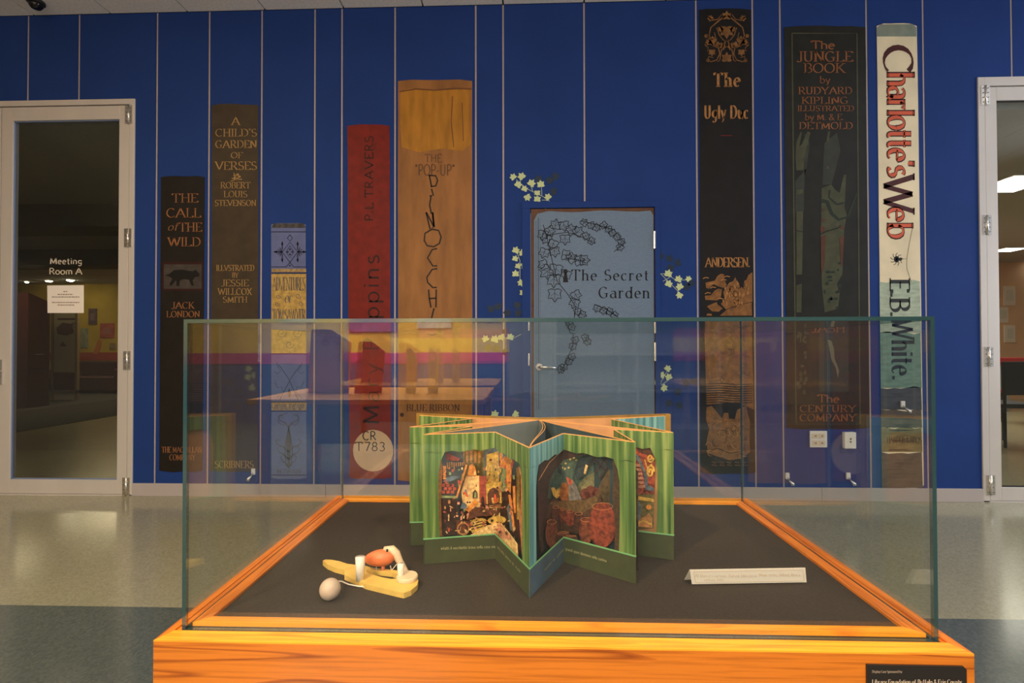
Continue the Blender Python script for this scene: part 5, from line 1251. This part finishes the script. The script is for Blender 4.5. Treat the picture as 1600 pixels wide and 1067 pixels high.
fs_ += [(i, (i+1) % no_, n0+(i+1) % no_, n0+i) for i in range(no_)]+[(no_+i, no_+(i+1) % ni_, n0+no_+(i+1) % ni_, n0+no_+i) for i in range(ni_)]
fixn(obj('paddle', al+[v+dz for v in al], fs_, M_ty, ty))
# egg body, above the slot
c = hp(*ct(945, 400), Zt+hT); yE = c.y
def tp(x, y, Y): return wp(*ct(x, y), Y)
ec = tp(905, 252, yE)
r1 = (tp(1100, 252, yE)-tp(715, 252, yE)).length/2; r2 = (tp(905, 150, yE)-tp(905, 350, yE)).length/2
ell('egg_body', ec, (r1, r2, r2), M_egg, ty, rot=Matrix.Rotation(R(-6), 3, 'Y'), egg=.12)
c0 = tp(950, 340, yE); c1 = tp(945, 500, yE); c1.z = max(c1.z, ZD+.001)
MB().tube([c0, c1], [.0035, .0045], 10).build('egg_stem', M_egg, ty, True)
# tail: thicker orange back of the body and the neck strip down to the disc
pts = [tp(x_, y_, yE+.004) for x_, y_ in ((960, 150), (1060, 155), (1110, 200), (1160, 300), (1215, 400), (1250, 480), (1262, 520))]
MB().tube(pts, [.006, .009, .0085, .0065, .006, .006, .006], 12).build('neck_arm', M_nat, ty, True)
MB().tube([tp(1000, 150, yE-.008), tp(1000, 170, yE-.012)], .002, 8).build('pin_head', M_blk if False else M_black, ty)
dc = hp(*ct(1250, 520), Zt+hT)
MB().lathe((dc.x, dc.y, Zt+hT), [(.001, 0), (.0185, 0), (.0195, .002), (.0195, .006), (.018, .008), (.001, .008)], 28).build('round_disc', M_nat, ty)
for (x_, yt, yb2, r_) in ((662, 238, 540, .0088), (1168, 325, 540, .0062)):
    b_ = hp(*ct(x_, yb2-20), Zt+hT); t_ = wp(*ct(x_, yt), b_.y)
    MB().tube([b_-Vector((0, 0, .001)), (b_+t_)/2, t_], [r_*.85, r_*.95, r_], 14).build('peg', M_peg, ty, True)
ik_ = MB()
for a_, b_ in (((865, 340), (865, 450)), ((1040, 350), (1060, 500)), ((1120, 330), (1025, 500))):
    p_ = tp(*a_, yE); q_ = tp(*b_, yE); q_.z = max(q_.z, ZD+.001); ik_.tube([p_, q_], .0008, 5)
ik_.build('thread', mat('white_thread', (.85, .8, .7, 1), rough=.8), ty)
bc = hp(*ct(285, 770), ZD-.002); rb = (wp(*ct(420, 640), bc.y)-wp(*ct(152, 640), bc.y)).length/2*.93
ell('ball', (bc.x, bc.y, ZD-.002+rb), (rb, rb, rb*1.03), mat('pale_wood_ball', (.58, .46, .36, 1), rough=.45, noise=.06, scale=60), ty)
ba = Matrix.Rotation(R(38), 3, 'Y') @ Matrix.Rotation(R(-25), 3, 'X')
MB().tube([Vector((bc.x, bc.y, ZD-.002+rb)) + (ba @ Vector((math.cos(2*math.pi*i/40), 0, math.sin(2*math.pi*i/40))))*(rb*1.008) for i in range(41)], .0004, 5).build('seam_line', mat('seam_brown', (.2, .12, .08, 1), rough=.7), ty)
sg = [wp(*ct(365, 545), bc.y+.004), hp(*ct(430, 545), ZD+.006), hp(*ct(520, 585), ZD+.002), hp(*ct(640, 608), ZD), hp(*ct(760, 618), ZD), hp(*ct(870, 612), ZD)]
MB().tube(sg, .0013, 6).build('string', MATS['white_thread'], ty, True)

# ================================================================ things seen through the doors
# left meeting room
def at_y(px, py, Y): return wp(px, py, Y)
M_sofa = mat('dark_maroon_upholstery', (.05, .014, .012, 1), rough=.7, noise=.15)
def furniture(name, label, cat, x0, x1, y0, y1, h, m, back=None, grp=None):
    t = thing(name, ((x0+x1)/2, (y0+y1)/2, 0), label, cat, grp)
    box('seat_base', x0, x1, y0, y1, .06, h*.52, m, t, .03)
    box('backrest', x0, x1, y1-.16, y1, h*.5, h, m, t, .04)
    box('armrest', x0, x0+.14, y0, y1-.1, h*.3, h*.78, m, t, .04)
    box('armrest', x1-.14, x1, y0, y1-.1, h*.3, h*.78, m, t, .04)
    for sx in (x0+.08, x1-.08):
        for sy in (y0+.08, y1-.08): box('leg', sx-.03, sx+.03, sy-.03, sy+.03, 0, .07, M_black, t)
    return t
a = at_y(112, 560, 8.6); b = at_y(186, 560, 8.6)
furniture('sofa', 'dark maroon sofa against the mustard wall seen through the left glass door', 'sofa', a.x, b.x+.5, 8.0, 8.9, .78, M_sofa)
# tall dark cabinet on the left
a = Vector((-10.2, 0, 0)); b = Vector((-9.31, 0, 0))
cb = thing('tall_cabinet', ((a.x+b.x)/2, 5.4, 0), 'tall dark maroon cabinet with sloping top at the left of the meeting room', 'cabinet')
zt1 = 2.16; zt2 = 2.02
MB().prism([(b.x, 5.185, .004), (b.x, 5.6, .004), (b.x, 5.6, zt2), (b.x, 5.185, zt1)], (-.9, 0, 0)).build('carcass', mat('maroon_laminate', (.07, .018, .012, 1), rough=.4, noise=.1), cb)
box('shelf_edge', b.x-.001, b.x+.012, 5.2, 5.58, .72, .75, M_sofa, cb)
MB().tube([(b.x, 5.3, 1.0), (b.x+.03, 5.3, 1.0), (b.x+.03, 5.45, 1.0), (b.x, 5.45, 1.0)], .01, 8).build('handle', M_chrome, cb)
# poster easel
ez = thing('poster_stand', (at_y(102, 600, 6.6).x, 6.6, .004), 'free standing framed poster panel behind the paper notice in the meeting room', 'poster stand')
a = at_y(82, 488, 6.6); b = at_y(123, 488, 6.6)
z1 = a.z+.25; z0 = at_y(90, 597, 6.6).z
MB().box(a.x, a.x+.05, 6.57, 6.63, .004, z1).box(b.x-.05, b.x, 6.57, 6.63, .004, z1).box(a.x, b.x, 6.57, 6.63, z1-.05, z1).box(a.x, b.x, 6.57, 6.63, .15, .22).build('frame', mat('bronze_frame', (.35, .25, .12, 1), rough=.5), ez)
box('poster_sheet', a.x+.05, b.x-.05, 6.59, 6.61, .6, z1-.05, mat('cream_poster', (.62, .52, .30, 1), rough=.8), ez)
box('lower_board', a.x+.05, b.x-.05, 6.59, 6.61, .22, .6, mat('poster_red', (.16, .03, .02, 1), rough=.8), ez)
def at68(Y): return lambda x_, y_: wp(x_, y_, Y)
ik = Ink(); ik.poly([(88, 512), (98, 504), (112, 506), (116, 520), (104, 524), (90, 522)]); ik.poly([(93, 541), (98, 533), (104, 541)]); ik.rect(90, 497, 119, 500)
ik.build('poster_picture', at68(6.585), mat('poster_brown', (.20, .10, .08, 1), rough=.8), ez)
ik = Ink(); text(ik, 'B', 112, 504, 118, 510, thick=.25); text(ik, 'O', 112, 511, 118, 516, thick=.25); ik.build('poster_lettering', at68(6.584), M_black, ez)
for px0, py0, px1, py1, c, lb in ((138, 482, 151, 507, (.16, .10, .10, 1), 'tall dark picture highest on the mustard wall'), (156, 505, 178, 528, (.5, .12, .08, 1), 'square red picture on the mustard wall near the door edge'), (126, 513, 137, 543, (.32, .36, .24, 1), 'pale green poster beside the framed poster panel'), (171, 536, 180, 546, (.35, .25, .1, 1), 'tiny tan picture low on the mustard wall')):
    a = at_y(px0, py1, RY-.02); b = at_y(px1, py0, RY-.02)
    t = thing('wall_picture', ((a.x+b.x)/2, RY, a.z), lb, 'picture', 'pictures in the meeting room')
    box('picture_sheet', a.x, b.x, RY-.02, RY, a.z, b.z, mat('pic_%d' % px0, c, rough=.8, noise=.3, scale=8), t)
    box('picture_motif', a.x+(b.x-a.x)*.25, b.x-(b.x-a.x)*.25, RY-.024, RY-.02, a.z+(b.z-a.z)*.25, b.z-(b.z-a.z)*.3, mat('pic_m%d' % px0, (c[0]*.5+.2, c[1]*.6+.1, c[2]*.5+.1, 1), rough=.8), t)
ik = Ink(); ik.poly([(145, 552), (150, 542), (154, 530), (158, 534), (155, 545), (152, 553)])
t = thing('wall_picture', at_y(150, 552, RY-.02), 'orange animal shape cut-out on the mustard wall above the sofa', 'picture')
MB().prism([at_y(x_, y_, RY-.02) for x_, y_ in [(145, 552), (149, 543), (153, 530), (158, 533), (156, 545), (152, 553)]], (0, .02, 0)).build('cut_out', mat('orange_card', (.6, .2, .05, 1), rough=.8), t)
M_lampe = mat('downlight_lens', (1, .9, .7, 1), emit=(1, .82, .55, 1), est=26)
M_lampe2 = mat('bright_downlight_lens', (1, .9, .7, 1), emit=(1, .85, .6, 1), est=60)
for px, py, lb, mm, r_ in ((110, 437.5, 'brightest round downlight in the meeting room ceiling just above the paper notice', M_lampe2, .075), (76.5, 438.5, 'round downlight left of the brightest one above the paper notice', M_lampe, .07), (175.5, 402.5, 'round downlight nearest the hinge side of the left door', M_lampe, .06), (42, 440, 'faint small downlight furthest left in the meeting room ceiling', M_lampe, .04)):
    c = hp(px, py, 2.895); t = thing('downlight', (c.x, c.y, 2.9), lb, 'ceiling light', 'meeting room downlights')
    MB().lathe((c.x, c.y, 2.9), [(r_*1.4, 0), (r_*1.4, -.01), (r_, -.012), (r_, -.004)], 20).build('trim_ring', M_white, t)
    MB().lathe((c.x, c.y, 2.893), [(r_*.98, 0), (r_*.98, -.014), (r_*.7, -.03), (.005, -.036)], 20).build('lens', mm, t, True)
# right classroom
M_panel = mat('lit_ceiling_panel', (1, 1, 1, 1), emit=(1, .97, .9, 1), est=7)
for px0, px1, py0, py1, lb in ((1556, 1612, 275, 298, 'large bright ceiling panel light nearest the right door'), (1561, 1590, 387.5, 392, 'narrow bright ceiling panel seen below the largest one through the right door'), (1588, 1620, 411, 417, 'farthest bright ceiling panel in the classroom')):
    q = [hp(px0, py1, 2.89), hp(px1, py1, 2.89), hp(px1, py0, 2.89), hp(px0, py0, 2.89)]
    xs = [v.x for v in q]; ys = [v.y for v in q]; x0_, x1_, y0_, y1_ = sum(sorted(xs)[:2])/2, sum(sorted(xs)[2:])/2, min(ys), max(ys)
    y1_ = min(y1_, 6.8)
    t = thing('ceiling_panel_light', ((x0_+x1_)/2, (y0_+y1_)/2, 2.9), lb, 'ceiling light', 'classroom ceiling panels')
    box('frame', x0_-.03, x1_+.03, y0_-.03, y1_+.03, 2.885, 2.9, M_white, t); box('diffuser', x0_, x1_, y0_, y1_, 2.875, 2.8845, M_panel, t)
for px0, py0, px1, py1, lb in ((1569, 447, 1586, 477, 'upper white sheet pinned on the peach classroom wall'), (1560, 480, 1575, 504, 'left white sheet pinned on the peach classroom wall'), (1570, 508, 1586, 535, 'lowest white sheet pinned on the peach classroom wall')):
    a = at_y(px0, py1, 6.98); b = at_y(px1, py0, 6.98)
    t = thing('pinned_sheet', ((a.x+b.x)/2, 6.98, a.z), lb, 'poster', 'sheets on the classroom wall')
    box('sheet', a.x, b.x, 6.975, 7.0, a.z, b.z, mat('sheet_white', (.85, .75, .6, 1), rough=.8), t)
    box('printed_picture', a.x+(b.x-a.x)*.2, b.x-(b.x-a.x)*.2, 6.97, 6.975, a.z+(b.z-a.z)*.25, b.z-(b.z-a.z)*.2, mat('sheet_grey', (.7, .68, .55, 1), rough=.8), t)
M_redc = mat('red_plastic', (.45, .03, .03, 1), rough=.4); M_char = mat('charcoal_fabric', (.04, .045, .05, 1), rough=.8)
def chair(x0, y0, label, m, rz=0):
    t = thing('stacking_chair', (x0, y0, 0), label, 'chair', 'classroom chairs')
    box('seat', x0-.23, x0+.23, y0-.22, y0+.22, .43, .48, m, t, .01)
    box('backrest', x0-.22, x0+.22, y0-.26, y0-.22, .58, .95, m, t, .01)
    for sx in (-.2, .2):
        MB().tube([(x0+sx, y0-.24, 0), (x0+sx, y0-.24, .95)], .014, 8).build('leg', M_black, t); MB().tube([(x0+sx, y0+.2, 0), (x0+sx, y0+.2, .43)], .014, 8).build('leg', M_black, t)
    return t
c = hp(1584, 700, 0); chair(c.x+.12, c.y+.25, 'charcoal chair just inside the classroom behind the right glass door', M_char)
c = at_y(1597, 600, 3.6); chair(c.x+.1, 3.6, 'red chair beyond the charcoal one in the classroom', M_redc)
a = at_y(1560, 560, 4.6)
cbx = thing('low_cabinet', (a.x+.3, 5.2, 0), 'low grey cabinet with red top under the classroom sheets', 'cabinet')
box('carcass', a.x-.6, a.x+.55, 5.0, 5.5, 0, .80, mat('grey_laminate', (.30, .31, .33, 1), rough=.5), cbx, .01)
box('worktop', a.x-.6, a.x+2.2, 4.95, 5.55, .80, .92, M_redc, cbx, .01)
box('carcass_side', a.x+1.9, a.x+2.15, 5.0, 5.5, 0, .80, MATS['grey_laminate'], cbx)

# ================================================================ library behind the photographer (seen as reflections in the hood)
M_desk = mat('orange_oak_desk', (.75, .34, .08, 1), rough=.4, noise=.15, scale=6, stretch=(1, 6, 6))
dk = thing('library_desk', (-1.15, -6.1, 0), 'orange oak library desk behind the photographer reflected in the glass hood', 'desk')
box('desk_top', -2.0, -.3, -6.6, -5.55, .715, .75, M_desk, dk, .004)
for sx in (-1.95, -.38):
    for sy in (-6.55, -5.66): box('leg', sx, sx+.06, sy, sy+.06, 0, .715, M_desk, dk)
box('modesty_panel', -1.9, -.38, -6.5, -6.48, .25, .715, mat('navy_panel', (.05, .08, .22, 1), rough=.6), dk)
for x0_, x1_, h_, c, lb, sl in ((-1.78, -1.45, .52, (.75, .35, .33, 1), 'pink display board on the library desk', .06), (-1.40, -1.18, .42, (.65, .06, .04, 1), 'red book standing on the library desk', .1), (-.98, -.90, .36, (.85, .72, .5, 1), 'slim cream book on the library desk', .03), (-.80, -.72, .36, (.85, .72, .5, 1), 'second slim cream book on the library desk', .03)):
    t = thing('display_board', ((x0_+x1_)/2, -6.0, .75), lb, 'book')
    MB().prism([(x0_, -6.05, .75), (x1_, -6.05, .75), (x1_, -6.05-sl, .75+h_*.8), ((x0_+x1_)/2, -6.05-sl, .75+h_), (x0_, -6.05-sl, .75+h_)], (0, .02, 0)).build('board', mat('board_%d' % int(-x0_*100), c, rough=.6), t)
for i, (x_, z_, w_, h_, c) in enumerate(((-3.6, 1.5, .5, .6, (.8, .8, .8, 1)), (-2.6, 1.35, .7, .5, (.25, .1, .35, 1)), (-1.6, 1.4, .5, .4, (.75, .7, .6, 1)), (-.8, 1.5, .4, .5, (.2, .3, .6, 1)))):
    t = thing('library_poster', (x_, -9.18, z_), ('white', 'purple', 'cream', 'blue')[i]+' poster on the yellow library wall behind the photographer', 'poster')
    box('poster_sheet', x_, x_+w_, -9.195, -9.17, z_, z_+h_, mat('lp_%d' % i, c, rough=.8, noise=.3, scale=8), t)
sh = thing('library_bookcase', (1.4, -8.9, 0), 'dark library bookcase on the grey rear wall behind the photographer', 'bookcase')
box('back', .4, 2.6, -9.15, -9.1, 0, 2.0, MATS['grey_laminate'], sh)
for z_ in (0.0, .5, 1.0, 1.5, 1.97): box('shelf', .4, 2.6, -9.1, -8.8, z_, z_+.03, MATS['grey_laminate'], sh)
for x_ in (.38, 1.49, 2.6): box('side_panel', x_, x_+.03, -9.12, -8.78, 0, 2.0, MATS['grey_laminate'], sh)
